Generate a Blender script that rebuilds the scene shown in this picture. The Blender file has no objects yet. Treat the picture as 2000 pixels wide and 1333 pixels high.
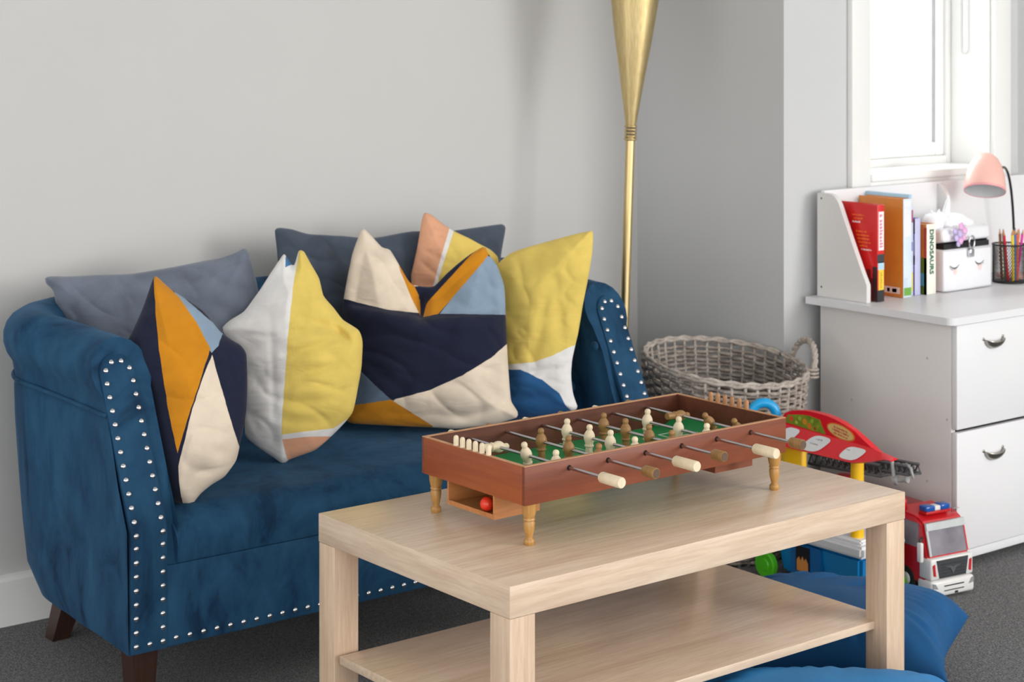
import bpy, bmesh, math, random
from math import sin, cos, pi, radians, sqrt
from mathutils import Vector, Matrix, noise
random.seed(4)
D = bpy.data
COL = bpy.context.scene.collection
S = bpy.context.scene

# ------------------------------------------------------------------ camera
FW = Vector((0.62033, 0.78434, 0)); RT = Vector((0.78434, -0.62033, 0))
cam = D.objects.new('camera', D.cameras.new('camera')); COL.objects.link(cam)
cam.matrix_world = Matrix(((RT.x, 0, -FW.x, 0), (RT.y, 0, -FW.y, 0), (0, 1, 0, 1.30), (0, 0, 0, 1)))
cam.data.sensor_width = 36; cam.data.lens = 64.06; cam.data.shift_y = -0.30325
cam.data.clip_start = 0.05; cam.data.clip_end = 60
cam.data.dof.use_dof = True; cam.data.dof.focus_distance = 3.05; cam.data.dof.aperture_fstop = 9
S.camera = cam

# ------------------------------------------------------------------ light
S.view_settings.view_transform = 'Standard'; S.view_settings.look = 'None'
S.view_settings.gamma = 1; S.view_settings.use_curve_mapping = False
S.view_settings.exposure = 0.5
w = D.worlds.new('overcast'); S.world = w; w.use_nodes = True
w.node_tree.nodes['Background'].inputs[0].default_value = (1.0, 0.995, 0.985, 1)
w.node_tree.nodes['Background'].inputs[1].default_value = 1.85
def area(name, loc, target, sx, sy, power, color=(1, 1, 1)):
    l = D.lights.new(name, 'AREA'); l.shape = 'RECTANGLE'; l.size = sx; l.size_y = sy; l.energy = power; l.color = color
    o = D.objects.new(name, l); COL.objects.link(o); o.location = loc
    o.rotation_euler = (Vector(target) - Vector(loc)).to_track_quat('-Z', 'Y').to_euler()
    return o
area('window_daylight', (4.6, -1.2, 1.6), (2.3, 3.2, 0.7), 1.2, 1.3, 46, (1, 0.985, 0.96))
area('desk_window_daylight', (4.25, 4.15, 1.75), (3.2, 2.0, 0.6), 1.3, 1.3, 30, (0.97, 0.985, 1))

# ------------------------------------------------------------------ material helpers
def lin(c):
    c = c / 255.0
    return c / 12.92 if c <= 0.04045 else ((c + 0.055) / 1.055) ** 2.4
def rgb(c): return (lin(c[0]), lin(c[1]), lin(c[2]), 1)
class NT:
    def __init__(s, name):
        s.m = D.materials.new(name); s.m.use_nodes = True; s.t = s.m.node_tree; s.n = s.t.nodes
        s.b = s.n['Principled BSDF']
    def new(s, kind, **kw):
        x = s.n.new(kind)
        for k, v in kw.items(): setattr(x, k, v)
        return x
    def link(s, a, b): s.t.links.new(a, b)
    def coord(s, which='Object', scale=(1, 1, 1)):
        c = s.new('ShaderNodeTexCoord'); m = s.new('ShaderNodeMapping'); m.inputs['Scale'].default_value = scale
        s.link(c.outputs[which], m.inputs[0]); return m.outputs[0]
    def noise(s, co, scale, detail=3, rough=0.55, dist=0.0):
        x = s.new('ShaderNodeTexNoise'); x.inputs['Scale'].default_value = scale; x.inputs['Detail'].default_value = detail
        x.inputs['Roughness'].default_value = rough; x.inputs['Distortion'].default_value = dist
        s.link(co, x.inputs['Vector']); return x.outputs['Fac']
    def ramp(s, fac, stops):
        x = s.new('ShaderNodeValToRGB'); e = x.color_ramp.elements
        while len(e) < len(stops): e.new(0.5)
        for i, (p, c) in enumerate(stops): e[i].position = p; e[i].color = c
        s.link(fac, x.inputs[0]); return x.outputs[0]
    def mix(s, fac, a, b, mode='MIX'):
        x = s.new('ShaderNodeMix'); x.data_type = 'RGBA'; x.blend_type = mode
        for sock, v in ((x.inputs['Factor'], fac), (x.inputs[6], a), (x.inputs[7], b)):
            if isinstance(v, (tuple, float, int)): sock.default_value = v
            else: s.link(v, sock)
        return x.outputs[2]
    def bump(s, h, strength, dist, normal=None):
        x = s.new('ShaderNodeBump'); x.inputs['Strength'].default_value = strength; x.inputs['Distance'].default_value = dist
        s.link(h, x.inputs['Height'])
        if normal is not None: s.link(normal, x.inputs['Normal'])
        s.link(x.outputs[0], s.b.inputs['Normal']); return x.outputs[0]
    def base(s, v):
        if isinstance(v, tuple): s.b.inputs['Base Color'].default_value = v
        else: s.link(v, s.b.inputs['Base Color'])
    def set(s, **kw):
        for k, v in kw.items():
            s.b.inputs[{'rough': 'Roughness', 'metal': 'Metallic', 'spec': 'Specular IOR Level', 'sheen': 'Sheen Weight', 'sheenr': 'Sheen Roughness',
                        'coat': 'Coat Weight', 'trans': 'Transmission Weight', 'sss': 'Subsurface Weight'}[k]].default_value = v
        return s
MATS = {}
def plain(name, c, rough=0.5, metal=0.0, spec=0.5, var=0.06, scale=30, bump=0.0, coat=0.0):
    if name in MATS: return MATS[name]
    t = NT(name); co = t.coord(); f = t.noise(co, scale, 3)
    a = rgb(c); d = tuple(x * (1 - var) for x in a[:3]) + (1,); l = tuple(min(1, x * (1 + var)) for x in a[:3]) + (1,)
    t.base(t.ramp(f, [(0.3, d), (0.7, l)])); t.set(rough=rough, metal=metal, spec=spec, coat=coat)
    if bump: t.bump(t.noise(co, scale * 6, 2), bump, 0.002)
    MATS[name] = t.m; return t.m
def wood(name, light, dark, axis='X', rough=0.45, gs=1.0, strength=0.5, broad=0.5):
    if name in MATS: return MATS[name]
    t = NT(name)
    sc = {'X': (0.9, 14, 14), 'Y': (14, 0.9, 14), 'Z': (14, 14, 0.9)}[axis]
    co = t.coord('Object', tuple(v * gs for v in sc))
    fine = t.noise(co, 9, 5, 0.7, 0.3)
    co2 = t.coord('Object', tuple(v * gs * 0.35 for v in sc))
    wide = t.noise(co2, 3.2, 3, 0.5, 0.6)
    c1 = t.ramp(fine, [(0.38, rgb(dark)), (0.62, rgb(light))])
    c2 = t.ramp(wide, [(0.35, rgb(dark)), (0.62, rgb(light))])
    t.base(t.mix(broad, c1, c2)); t.set(rough=rough)
    t.bump(fine, 0.15 * strength, 0.0008)
    MATS[name] = t.m; return t.m
def paint(name, c, bump=0.08, rough=0.6, var=0.015):
    t = NT(name); co = t.coord(); f = t.noise(co, 2.5, 4); a = rgb(c)
    t.base(t.ramp(f, [(0.3, tuple(x * (1 - var) for x in a[:3]) + (1,)), (0.7, tuple(x * (1 + var) for x in a[:3]) + (1,))]))
    t.set(rough=rough, spec=0.3); t.bump(t.noise(co, 180, 2), bump, 0.0006); return t.m

# ------------------------------------------------------------------ mesh helpers
def root(name, label, cat, loc, group=None):
    o = D.objects.new(name, None); COL.objects.link(o); o.location = loc; o.empty_display_size = 0.05
    o['label'] = label; o['category'] = cat
    if group: o['group'] = group
    return o
def tag(o, label, cat, group=None):
    o['label'] = label; o['category'] = cat
    if group: o['group'] = group
    return o
def top_of(p):
    v = Vector((0, 0, 0))
    while p is not None: v += p.location; p = p.parent
    return v
def link(name, me, m=None, parent=None, smooth=False, world=True, auto=None):
    o = D.objects.new(name, me); COL.objects.link(o)
    if m is not None:
        for mm in (m if isinstance(m, (list, tuple)) else [m]): me.materials.append(mm)
    if smooth: me.polygons.foreach_set('use_smooth', [True] * len(me.polygons))
    if auto:
        for e in edge_sharp(me, auto): pass
    if parent is not None:
        o.parent = parent
        if world: o.location = -top_of(parent)      # geometry given in room coordinates
    return o
def edge_sharp(me, ang):
    bm = bmesh.new(); bm.from_mesh(me)
    for e in bm.edges:
        if len(e.link_faces) == 2 and e.calc_face_angle(0) > ang: e.smooth = False
    bm.to_mesh(me); bm.free(); return []
def mesh(name, vs, fs, m=None, parent=None, smooth=False, world=True, auto=None):
    me = D.meshes.new(name); me.from_pydata([tuple(v) for v in vs], [], fs); me.update()
    return link(name, me, m, parent, smooth, world, auto)
class MB:
    def __init__(s): s.b = bmesh.new()
    def box(s, x0, x1, y0, y1, z0, z1, bev=0.0, seg=2, M=None):
        r = bmesh.ops.create_cube(s.b, size=1)['verts']
        for v in r: v.co = Vector(((x0 + x1) / 2 + v.co.x * (x1 - x0), (y0 + y1) / 2 + v.co.y * (y1 - y0), (z0 + z1) / 2 + v.co.z * (z1 - z0)))
        if bev > 0:
            es = list({e for v in r for e in v.link_edges})
            g = bmesh.ops.bevel(s.b, geom=es, offset=bev, segments=seg, affect='EDGES', profile=0.5)
            r = list({v for f in g['faces'] for v in f.verts} | {v for v in r if v.is_valid})
        if M is not None: bmesh.ops.transform(s.b, matrix=M, verts=r)
        return s
    def lathe(s, prof, c=(0, 0, 0), axis=(0, 0, 1), n=24, cap=True):
        q = Vector((0, 0, 1)).rotation_difference(Vector(axis).normalized()); c = Vector(c); rings = []
        for r, z in prof:
            rings.append([s.b.verts.new(c + q @ Vector((r * cos(2 * pi * i / n), r * sin(2 * pi * i / n), z))) for i in range(n)])
        for a, b in zip(rings, rings[1:]):
            for i in range(n): s.b.faces.new((a[i], a[(i + 1) % n], b[(i + 1) % n], b[i]))
        if cap:
            s.b.faces.new(rings[0][::-1]); s.b.faces.new(rings[-1])
        return s
    def tube(s, pts, r, n=8, closed=False, cap=True):
        pts = [Vector(p) for p in pts]; N = len(pts); rings = []
        up = Vector((0, 0, 1)); prev = None
        for i, p in enumerate(pts):
            if closed: t = (pts[(i + 1) % N] - pts[i - 1])
            else: t = pts[min(i + 1, N - 1)] - pts[max(i - 1, 0)]
            t.normalize()
            if prev is None:
                a = t.cross(up)
                if a.length < 0.1: a = t.cross(Vector((1, 0, 0)))
            else: a = prev - t * prev.dot(t)
            a.normalize(); prev = a; b = t.cross(a)
            rr = r[i] if isinstance(r, (list, tuple)) else r
            rings.append([s.b.verts.new(p + a * rr * cos(2 * pi * k / n) + b * rr * sin(2 * pi * k / n)) for k in range(n)])
        rg = range(N if closed else N - 1)
        for i in rg:
            A, B = rings[i], rings[(i + 1) % N]
            for k in range(n): s.b.faces.new((A[k], A[(k + 1) % n], B[(k + 1) % n], B[k]))
        if cap and not closed: s.b.faces.new(rings[0][::-1]); s.b.faces.new(rings[-1])
        return s
    def prism(s, poly, fn, d0, d1):
        """poly: 2-D points, fn(u, v, d) -> 3-D"""
        a = [s.b.verts.new(fn(u, v, d0)) for u, v in poly]; b = [s.b.verts.new(fn(u, v, d1)) for u, v in poly]
        n = len(poly)
        s.b.faces.new(a); s.b.faces.new(b[::-1])
        for i in range(n): s.b.faces.new((a[i], b[i], b[(i + 1) % n], a[(i + 1) % n]))
        return s
    def build(s, name, m=None, parent=None, smooth=False, world=True, auto=None, fix=True):
        if fix: bmesh.ops.recalc_face_normals(s.b, faces=s.b.faces)
        me = D.meshes.new(name); s.b.to_mesh(me); s.b.free()
        return link(name, me, m, parent, smooth, world, auto)
def bx(name, x0, x1, y0, y1, z0, z1, m, parent=None, bev=0.0, world=True):
    return MB().box(x0, x1, y0, y1, z0, z1, bev).build(name, m, parent, smooth=bev > 0, world=world, auto=radians(50) if bev > 0 else None)
def struct(o): o['kind'] = 'structure'; return o
def stuff(o): o['kind'] = 'stuff'; return o
def copy_part(o, loc=None, rot=None):
    c = o.copy(); COL.objects.link(c)
    if loc is not None: c.location = loc
    if rot is not None: c.rotation_euler = rot
    return c
def text_mesh(name, s, size, origin, xdir, ydir, m, parent, extrude=0.0002, align='CENTER', bold=0.0, sx=1.0):
    cu = D.curves.new(name, 'FONT'); cu.body = s; cu.size = size; cu.extrude = extrude; cu.align_x = align; cu.align_y = 'CENTER'; cu.offset = bold
    cu.resolution_u = 2
    t = D.objects.new(name, cu); COL.objects.link(t)
    me = D.meshes.new_from_object(t.evaluated_get(bpy.context.evaluated_depsgraph_get()))
    D.objects.remove(t); D.curves.remove(cu)
    X = Vector(xdir).normalized(); Y = Vector(ydir).normalized(); Z = X.cross(Y)
    Mx = Matrix(((X.x * sx, Y.x, Z.x, origin[0]), (X.y * sx, Y.y, Z.y, origin[1]), (X.z * sx, Y.z, Z.z, origin[2]), (0, 0, 0, 1)))
    me.transform(Mx); me.materials.clear()
    return link(name, me, m, parent)

def print_row(name, origin, xdir, ydir, width, height, m, parent, depth=0.0002):
    # a line of print too small to read: short word-like strokes
    X = Vector(xdir).normalized(); Y = Vector(ydir).normalized(); Z = X.cross(Y); O = Vector(origin); b = MB(); u = -width / 2
    while u < width / 2 - height * 0.3:
        w_ = height * random.uniform(0.35, 0.6); h_ = height * random.choice((0.7, 0.75, 1.0))
        f = lambda p, q, d: O + X * p + Y * q + Z * d
        b.prism([(u, -height / 2), (u + w_, -height / 2), (u + w_, -height / 2 + h_ * 0.35), (u + w_ * 0.6, -height / 2 + h_), (u, -height / 2 + h_)], f, 0, depth)
        u += w_ + height * (0.18 if random.random() < 0.8 else 0.6)
    return b.build(name, m, parent)

# ------------------------------------------------------------------ materials
M_wall = paint('warm_grey_wall_paint', (202, 201, 199))
M_wall2 = paint('cool_grey_wall_paint', (200, 201, 202))
M_white = paint('white_trim_paint', (236, 236, 234), rough=0.35)
M_ceil = paint('ceiling_paint', (240, 240, 238))
def carpet():
    t = NT('charcoal_carpet'); co = t.coord(); a = t.noise(co, 230, 2, 0.7); b = t.noise(co, 7, 3); c = t.noise(co, 80, 3, 0.7)
    col = t.ramp(a, [(0.40, rgb((50, 50, 52))), (0.62, rgb((150, 150, 150)))])
    col2 = t.ramp(c, [(0.40, rgb((66, 66, 68))), (0.62, rgb((126, 126, 127)))])
    t.base(t.mix(0.42, col, col2)); t.set(rough=1.0, spec=0.05, sheen=0.15); t.bump(a, 0.9, 0.006); return t.m
M_carpet = carpet()
def velvet(name, base, dark, light, mot=2.2):
    t = NT(name); co = t.coord('Object', (1, 1, 0.55))
    a = t.noise(co, mot * 3.2, 5, 0.62, 1.4); b = t.noise(co, mot * 9, 4, 0.6, 0.8)
    c1 = t.ramp(a, [(0.36, rgb(dark)), (0.46, rgb(base)), (0.70, rgb(light))])
    c2 = t.ramp(b, [(0.3, rgb(dark)), (0.44, rgb(base)), (0.8, rgb(light))])
    t.base(t.mix(0.35, c1, c2)); t.set(rough=0.75, spec=0.15, sheen=0.35, sheenr=0.35)
    t.b.inputs['Sheen Tint'].default_value = rgb((110, 150, 190))
    t.bump(t.noise(co, 700, 2), 0.25, 0.0015); return t.m
M_velvet = velvet('blue_velvet', (27, 64, 94), (12, 37, 62), (44, 88, 120))
M_nail = plain('polished_nickel', (225, 225, 228), 0.18, 1.0)
M_leg = wood('walnut_stain', (62, 38, 28), (36, 22, 18), 'Z', 0.4)
M_oakX = wood('oak_effect_along', (226, 204, 180), (198, 170, 144), 'X', 0.28, 1.0, 0.6, 0.45)
M_oakY = wood('oak_effect_across', (228, 206, 182), (202, 174, 148), 'Y', 0.4, 1.0, 0.6, 0.4)
M_oakZ = wood('oak_effect_upright', (222, 196, 170), (198, 168, 140), 'Z', 0.42, 1.0, 0.6, 0.35)
M_game = wood('red_brown_stained_board', (136, 70, 40), (114, 55, 31), 'X', 0.42, 0.8, 0.4)
M_gamein = wood('dark_brown_stained_board', (112, 60, 40), (84, 42, 28), 'X', 0.45, 0.8, 0.4)
M_rawedge = wood('raw_board_edge', (206, 158, 118), (178, 128, 92), 'X', 0.6)
M_traywood = wood('honey_plywood', (198, 132, 78), (172, 106, 58), 'X', 0.5)
M_turn = wood('varnished_turned_wood', (196, 150, 84), (160, 112, 56), 'Z', 0.35, 2)
M_pale = wood('pale_unfinished_wood', (238, 222, 192), (222, 202, 168), 'Z', 0.5, 3, 0.3)
M_brownfig = wood('brown_stained_pegs', (166, 126, 74), (132, 94, 50), 'Z', 0.45, 3, 0.3)
M_steel = plain('steel_rod', (190, 188, 192), 0.22, 1.0)
def brass():
    t = NT('brushed_brass'); co = t.coord('Object', (1, 1, 0.02)); f = t.noise(co, 260, 3)
    t.base(t.ramp(f, [(0.3, rgb((196, 172, 118))), (0.7, rgb((216, 196, 148)))])); t.set(metal=1.0, rough=0.36); return t.m
M_brass = brass()
M_lam = paint('white_laminate', (228, 228, 230), rough=0.35, bump=0.02)
M_lamside = paint('white_laminate_side', (222, 219, 217), rough=0.5, bump=0.02)
M_handle = plain('brushed_nickel_pull', (170, 166, 158), 0.3, 1.0)

# ================================================================== ROOM
XL, XR_, YF = 1.55, 2.90, 3.115
struct(bx('floor', -3.2, 6.2, -2.0, 4.6, -0.05, 0, M_carpet))
struct(bx('ceiling', -3.2, 6.2, -2.0, 4.6, 2.45, 2.55, M_ceil))
struct(bx('wall_back', -3.2, 3.466, 3.812, 3.95, 0, 2.45, M_wall))
struct(bx('added_wall_right', 5.6, 5.75, -2.0, 3.6, 0, 2.45, M_wall))  # unseen wall, added to keep open-side light off the desk and window
WX0, WX1, WZ0, WZ1 = 3.784, 4.322, 0.905, 2.15
for i, (x0, x1, z0, z1) in enumerate(((3.466, WX0, 0, 2.45), (WX1, 4.452, 0, 2.45), (WX0, WX1, 0, WZ0), (WX0, WX1, WZ1, 2.45))):
    if i == 0:
        b = MB().box(x0, x1, 3.252, 3.95, z0, z1)
    else: b.box(x0, x1, 3.252, 3.55 if i != 1 else 3.60, z0, z1)
struct(b.build('wall_window_side', M_wall2))
struct(bx('wall_recess', 4.452, 6.2, 3.60, 3.75, 0, 2.45, M_wall2))
# baseboards
def skirt(name, poly):
    struct(MB().prism(poly, lambda u, v, d: (d, u, v), -3.2, 3.466).build(name, M_white))
skirt('baseboard_back', [(3.812, 0), (3.798, 0), (3.798, 0.098), (3.802, 0.106), (3.812, 0.11)])
struct(MB().prism([(3.466, 0), (3.454, 0), (3.454, 0.098), (3.457, 0.106), (3.466, 0.11)], lambda u, v, d: (u, d, v), 3.24, 3.798).build('baseboard_side', M_white))
struct(bx('baseboard_window_side', 3.454, 4.452, 3.24, 3.252, 0, 0.11, M_white, bev=0.003))
# window: casing, reveal lining, sash, glass, blind chain
win = D.objects.new('window_1', None); COL.objects.link(win); win.location = ((WX0 + WX1) / 2, 3.252, WZ0); struct(win)
ca = 0.074
bx('window_casing', WX0 - ca, WX0, 3.234, 3.252, WZ0 - 0.06, WZ1 + ca, M_white, win, 0.002)
bx('window_casing', WX1, WX1 + ca, 3.234, 3.252, WZ0 - 0.06, WZ1 + ca, M_white, win, 0.002)
bx('window_casing', WX0, WX1, 3.234, 3.252, WZ1, WZ1 + ca, M_white, win, 0.002)
bx('window_casing', WX0, WX1, 3.234, 3.252, WZ0 - 0.06, WZ0 - 0.004, M_white, win, 0.002)
bx('window_sill', WX0, WX1, 3.228, 3.40, WZ0 - 0.012, WZ0 + 0.010, M_white, win, 0.004)
bx('window_reveal', WX1 - 0.006, WX1, 3.252, 3.42, WZ0, WZ1, M_white, win)
bx('window_reveal', WX0, WX0 + 0.006, 3.252, 3.42, WZ0, WZ1, M_white, win)
bx('window_frame', WX1 - 0.026, WX1 - 0.006, 3.385, 3.44, WZ0, WZ1, M_white, win, 0.003)
bx('window_frame', WX0 + 0.006, WX0 + 0.026, 3.385, 3.44, WZ0, WZ1, M_white, win, 0.003)
bx('window_frame', WX0 + 0.026, WX1 - 0.026, 3.385, 3.44, WZ0, WZ0 + 0.032, M_white, win, 0.003)
bx('window_sash', WX1 - 0.062, WX1 - 0.026, 3.395, 3.435, WZ0 + 0.032, WZ1, M_white, win, 0.004)
bx('window_sash', WX0 + 0.026, WX0 + 0.062, 3.395, 3.435, WZ0 + 0.032, WZ1, M_white, win, 0.004)
bx('window_sash', WX0 + 0.062, WX1 - 0.062, 3.395, 3.435, WZ0 + 0.032, WZ0 + 0.07, M_white, win, 0.004)
g = NT('window_glass'); tr = g.new('ShaderNodeBsdfTransparent'); gl = g.new('ShaderNodeBsdfGlossy'); gl.inputs['Roughness'].default_value = 0.02
mx = g.new('ShaderNodeMixShader'); mx.inputs[0].default_value = 0.05
g.link(tr.outputs[0], mx.inputs[1]); g.link(gl.outputs[0], mx.inputs[2]); g.link(mx.outputs[0], g.n['Material Output'].inputs[0]); M_glass = g.m
bx('pane', WX0 + 0.058, WX1 - 0.058, 3.413, 3.417, WZ0 + 0.066, WZ1, M_glass, win)
bx('seal', WX1 - 0.065, WX1 - 0.062, 3.400, 3.41, WZ0 + 0.07, WZ1, plain('grey_seal', (150, 150, 152), 0.6), win)
ch = MB(); pts = []
cx_, cy_ = WX1 - 0.010, 3.335
for i in range(40):
    pts.append((cx_, cy_ + 0.012, 2.1 - (2.1 - 1.245) * i / 39))
for i in range(1, 10):
    a = pi * i / 10; pts.append((cx_, cy_ + 0.012 * cos(a), 1.245 - 0.012 * sin(a)))
for i in range(40):
    pts.append((cx_, cy_ - 0.012, 1.245 + (2.1 - 1.245) * i / 39))
chain = ch.tube(pts, 0.0016, 6).build('blind_chain', plain('chain_plastic', (225, 225, 222), 0.4), None, True)
tag(chain, 'thin white bead chain of a blind looped at the window reveal', 'blind chain')

# ================================================================== SOFA
sofa = root('sofa', 'small blue velvet sofa with rolled arms and rows of silver nailheads', 'sofa', ((XL + XR_) / 2, 3.43, 0))
YB = 3.742; RC = 0.23
def path(s):
    """outer outline seen from above: left arm -> back -> right arm; returns point, outward normal, corner weight"""
    L1 = YB - RC - YF; LA = RC * pi / 2; L2 = XR_ - XL - 2 * RC
    if s < L1: return Vector((XL, YF + s, 0)), Vector((-1, 0, 0)), s / L1
    s -= L1
    if s < LA:
        a = s / RC; return Vector((XL + RC - RC * cos(a), YB - RC + RC * sin(a), 0)), Vector((-cos(a), sin(a), 0)), 1.0
    s -= LA
    if s < L2: return Vector((XL + RC + s, YB, 0)), Vector((0, 1, 0)), 1.0
    s -= L2
    if s < LA:
        a = s / RC; return Vector((XR_ - RC + RC * sin(a), YB - RC + RC * cos(a), 0)), Vector((sin(a), cos(a), 0)), 1.0
    s -= LA
    return Vector((XR_, YB - RC - s, 0)), Vector((1, 0, 0)), max(0.0, 1 - s / L1)
L1 = YB - RC - YF; STOT = 2 * L1 + 2 * RC * pi / 2 + (XR_ - XL - 2 * RC)
def rake(z): return max(0.0, z - 0.36) * 0.47
sec = [(0.0, 0.13), (0.001, 0.20), (0.002, 0.28), (0.003, 0.36), (0.003, 0.44), (0.002, 0.50), (0.0, 0.545), (-0.004, 0.562)]
roll = []
for i in range(0, 15):
    a = -radians(38) + radians(i * 17.6)
    roll.append((-0.050 + 0.062 * cos(a), 0.637 + 0.064 * sin(a)))
sec = sec + roll + [(-0.104, 0.55), (-0.104, 0.46), (-0.104, 0.37), (-0.104, 0.28), (-0.10, 0.13)]
buttons = [(2.796, 3.213, 0.564), (2.796, 3.296, 0.456), (2.796, 3.36, 0.60), (1.654, 3.25, 0.56), (1.654, 3.33, 0.45)] + [(1.85 + 0.19 * i, 3.638, 0.60) for i in range(5)] + [(1.94 + 0.19 * i, 3.638, 0.50) for i in range(4)]
vs = []; fs = []; NS = 190; K = len(sec)
for i in range(NS + 1):
    s = STOT * i / NS
    p, n, wgt = path(s)
    d1 = s; d2 = STOT - s
    for (o, z) in sec:
        sh = 0.0; q = p.copy()
        dd = min(d1, d2)
        if dd < L1: q.y += rake(z) * (1 - dd / L1)
        h = max(0, min(1, (z - 0.13) / 0.55))
        fl = (0.045 if n.y < 0.95 else 0.02) * h * wgt ** 2
        if z < 0.22 and o > -0.05: fl -= 0.022 * ((0.22 - z) / 0.09) ** 2 * wgt
        zz = z + 0.022 * wgt ** 1.5 * (1 if z > 0.5 else 0)
        P = q + n * (o + fl) + Vector((0, 0, zz))
        if o < -0.09:
            for b in buttons:
                r = (P - Vector(b)).length
                P += n * 0.014 * math.exp(-(r / 0.022) ** 2)
        wr = noise.noise(Vector((s * 9, o * 20, z * 6))) * 0.0035 + (noise.noise(Vector((s * 30, o * 30, z * 9))) * 0.002 if z > 0.56 else 0)
        if dd < 0.02: wr *= 0.3
        if z > 0.57 and o > -0.11: wr += 0.0030 * sin(math.atan2(z - 0.637, o + 0.05) * 13 + 1.5 * noise.noise(Vector((z * 9, o * 9, 0)))) * math.exp(-max(0, dd - 0.012) / 0.035) * min(1, dd / 0.006)
        vs.append(P + n * wr)
for i in range(NS):
    for k in range(K):
        a = i * K + k; b = i * K + (k + 1) % K
        fs.append((a, b, b + K, a + K))
fs.append(tuple(range(K))[::-1]); fs.append(tuple(NS * K + k for k in range(K)))
frame_o = mesh('arms_and_back', vs, fs, M_velvet, sofa, True, auto=radians(60))
# piping below the roll on the outside
for (sa, sb) in ((0.0, STOT),):
    pts = []
    for i in range(120):
        s = sa + (sb - sa) * i / 119; p, n, wgt = path(s); dd = min(s, STOT - s)
        if dd < L1: p = p + Vector((0, rake(0.565) * (1 - dd / L1), 0))
        fl = (0.045 if n.y < 0.95 else 0.02) * 0.79 * wgt ** 2
        pts.append(p + n * (-0.0015 + fl) + Vector((0, 0, 0.563 + 0.022 * wgt ** 1.5)))
    MB().tube(pts, 0.0045, 8).build('piping', M_velvet, sofa, True)
# seat
def seat():
    x0, x1, y0, y1, z0, z1 = XL + 0.10, XR_ - 0.10, YF - 0.002, 3.65, 0.287, 0.381
    vs = []; fs = []; nx, ny = 60, 30
    prof = [(0.0, z0)]
    for i in range(9):
        a = pi / 2 * i / 8; prof.append((0.055 * (1 - cos(a)), z1 - 0.06 + 0.06 * sin(a)))
    for i in range(1, 20): prof.append((0.055 + (y1 - y0 - 0.055) * i / 19, z1))
    for i in range(nx + 1):
        u = i / nx; x = x0 + (x1 - x0) * u
        e = min(u, 1 - u) * (x1 - x0); ez = -0.016 * math.exp(-e / 0.025)
        for (yy, zz) in prof:
            k = (zz - z0) / (z1 - z0)
            crown = 0.004 * sin(pi * u) * sin(pi * min(1, yy / (y1 - y0)))
            vs.append((x, y0 + yy - 0.004 * sin(pi * k), zz + k * (ez + crown) + noise.noise(Vector((x * 7, yy * 9, zz * 10))) * 0.004 * k))
    n = len(prof)
    for i in range(nx):
        for j in range(n - 1): a = i * n + j; fs.append((a, a + n, a + n + 1, a + 1))
    b0 = len(vs); vs += [(x0, y1, z0), (x1, y1, z0)]
    fs.append(tuple([nx * n + j for j in range(n)] + [b0 + 1])); fs.append(tuple([j for j in range(n)][::-1] + [b0]))
    return mesh('seat_cushion', vs, fs, M_velvet, sofa, True, auto=radians(60))
seat()
bx('seat_rail', XL + 0.074, XR_ - 0.074, YF - 0.003, 3.66, 0.13, 0.2855, M_velvet, sofa, 0.004)
# arm facings
def facing(xa, xb, name='arm_facing'):
    cxx = (xa + xb) / 2; hw = (xb - xa) / 2; ztop = 0.672
    rows = [(0.132, hw)] + [(0.132 + (ztop - hw - 0.132) * i / 24, hw) for i in range(1, 25)]
    for i in range(1, 9):
        a = pi / 2 * i / 8; rows.append((ztop - hw + hw * sin(a), max(0.002, hw * cos(a))))
    vs = []; fs = []
    for z, h in rows:
        for dy in (-0.0065, 0.006):
            vs += [(cxx - h, YF + rake(z) + dy + (0.002 if dy < 0 else 0), z), (cxx + h, YF + rake(z) + dy + (0.002 if dy < 0 else 0), z)]
            if dy < 0: vs += [(cxx - h * 0.9, YF + rake(z) + dy, z), (cxx + h * 0.9, YF + rake(z) + dy, z)]
    for i in range(len(rows) - 1):
        a = i * 6; b = a + 6
        fs += [(a + 2, a + 3, b + 3, b + 2), (a, a + 2, b + 2, b), (a + 3, a + 1, b + 1, b + 3), (a + 4, a, b, b + 4), (a + 1, a + 5, b + 5, b + 1), (a + 5, a + 4, b + 4, b + 5)]
    fs.append((0, 4, 5, 1, 3, 2)); e = (len(rows) - 1) * 6; fs.append((e, e + 2, e + 3, e + 1, e + 5, e + 4))
    return mesh(name, vs, fs, M_velvet, sofa, True, auto=radians(60))
facing(XL + 0.003, XL + 0.078); facing(XR_ - 0.078, XR_ - 0.003)
# nailheads
nb = MB(); nb.lathe([(0.0058, 0), (0.0056, 0.0012), (0.0046, 0.0027), (0.0028, 0.0037), (0.0005, 0.004)], n=12)
nail_src = nb.build('nailhead', M_nail, sofa, True, world=False)
used = [False]
def nail(x, y, z, tilt):
    o = nail_src if not used[0] else copy_part(nail_src)
    used[0] = True
    o.location = Vector((x, y, z)) - sofa.location; o.rotation_euler = (pi / 2 - tilt, 0, 0)
for c0 in (XL + 0.0405, XR_ - 0.0405):
    hw = 0.0275; zc = 0.632
    tl = math.atan(0.47)
    pts = []
    for sgn in (-1, 1):
        z = 0.146; steps = 8; N1 = 8
        for q in range(8): pts.append((c0 + sgn * hw, 0.146 + 0.0262 * q))
        for q in range(12): pts.append((c0 + sgn * hw, 0.3535 + (zc - 0.012 - 0.3535) * q / 11))
    for a in (25, 68, 112, 155): pts.append((c0 + hw * cos(radians(a)), zc + hw * sin(radians(a))))
    for (x, z) in pts:
        nail(x, YF + rake(z) - 0.0062, z, tl if z > 0.36 else 0)
x = XL + 0.0405
nail(x, YF - 0.0065, 0.146, 0)
x = XL + 0.0405 + 0.0275 + 0.0293
while x < XR_ - 0.08:
    nail(x, YF - 0.003, 0.146, 0); x += 0.0293
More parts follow.
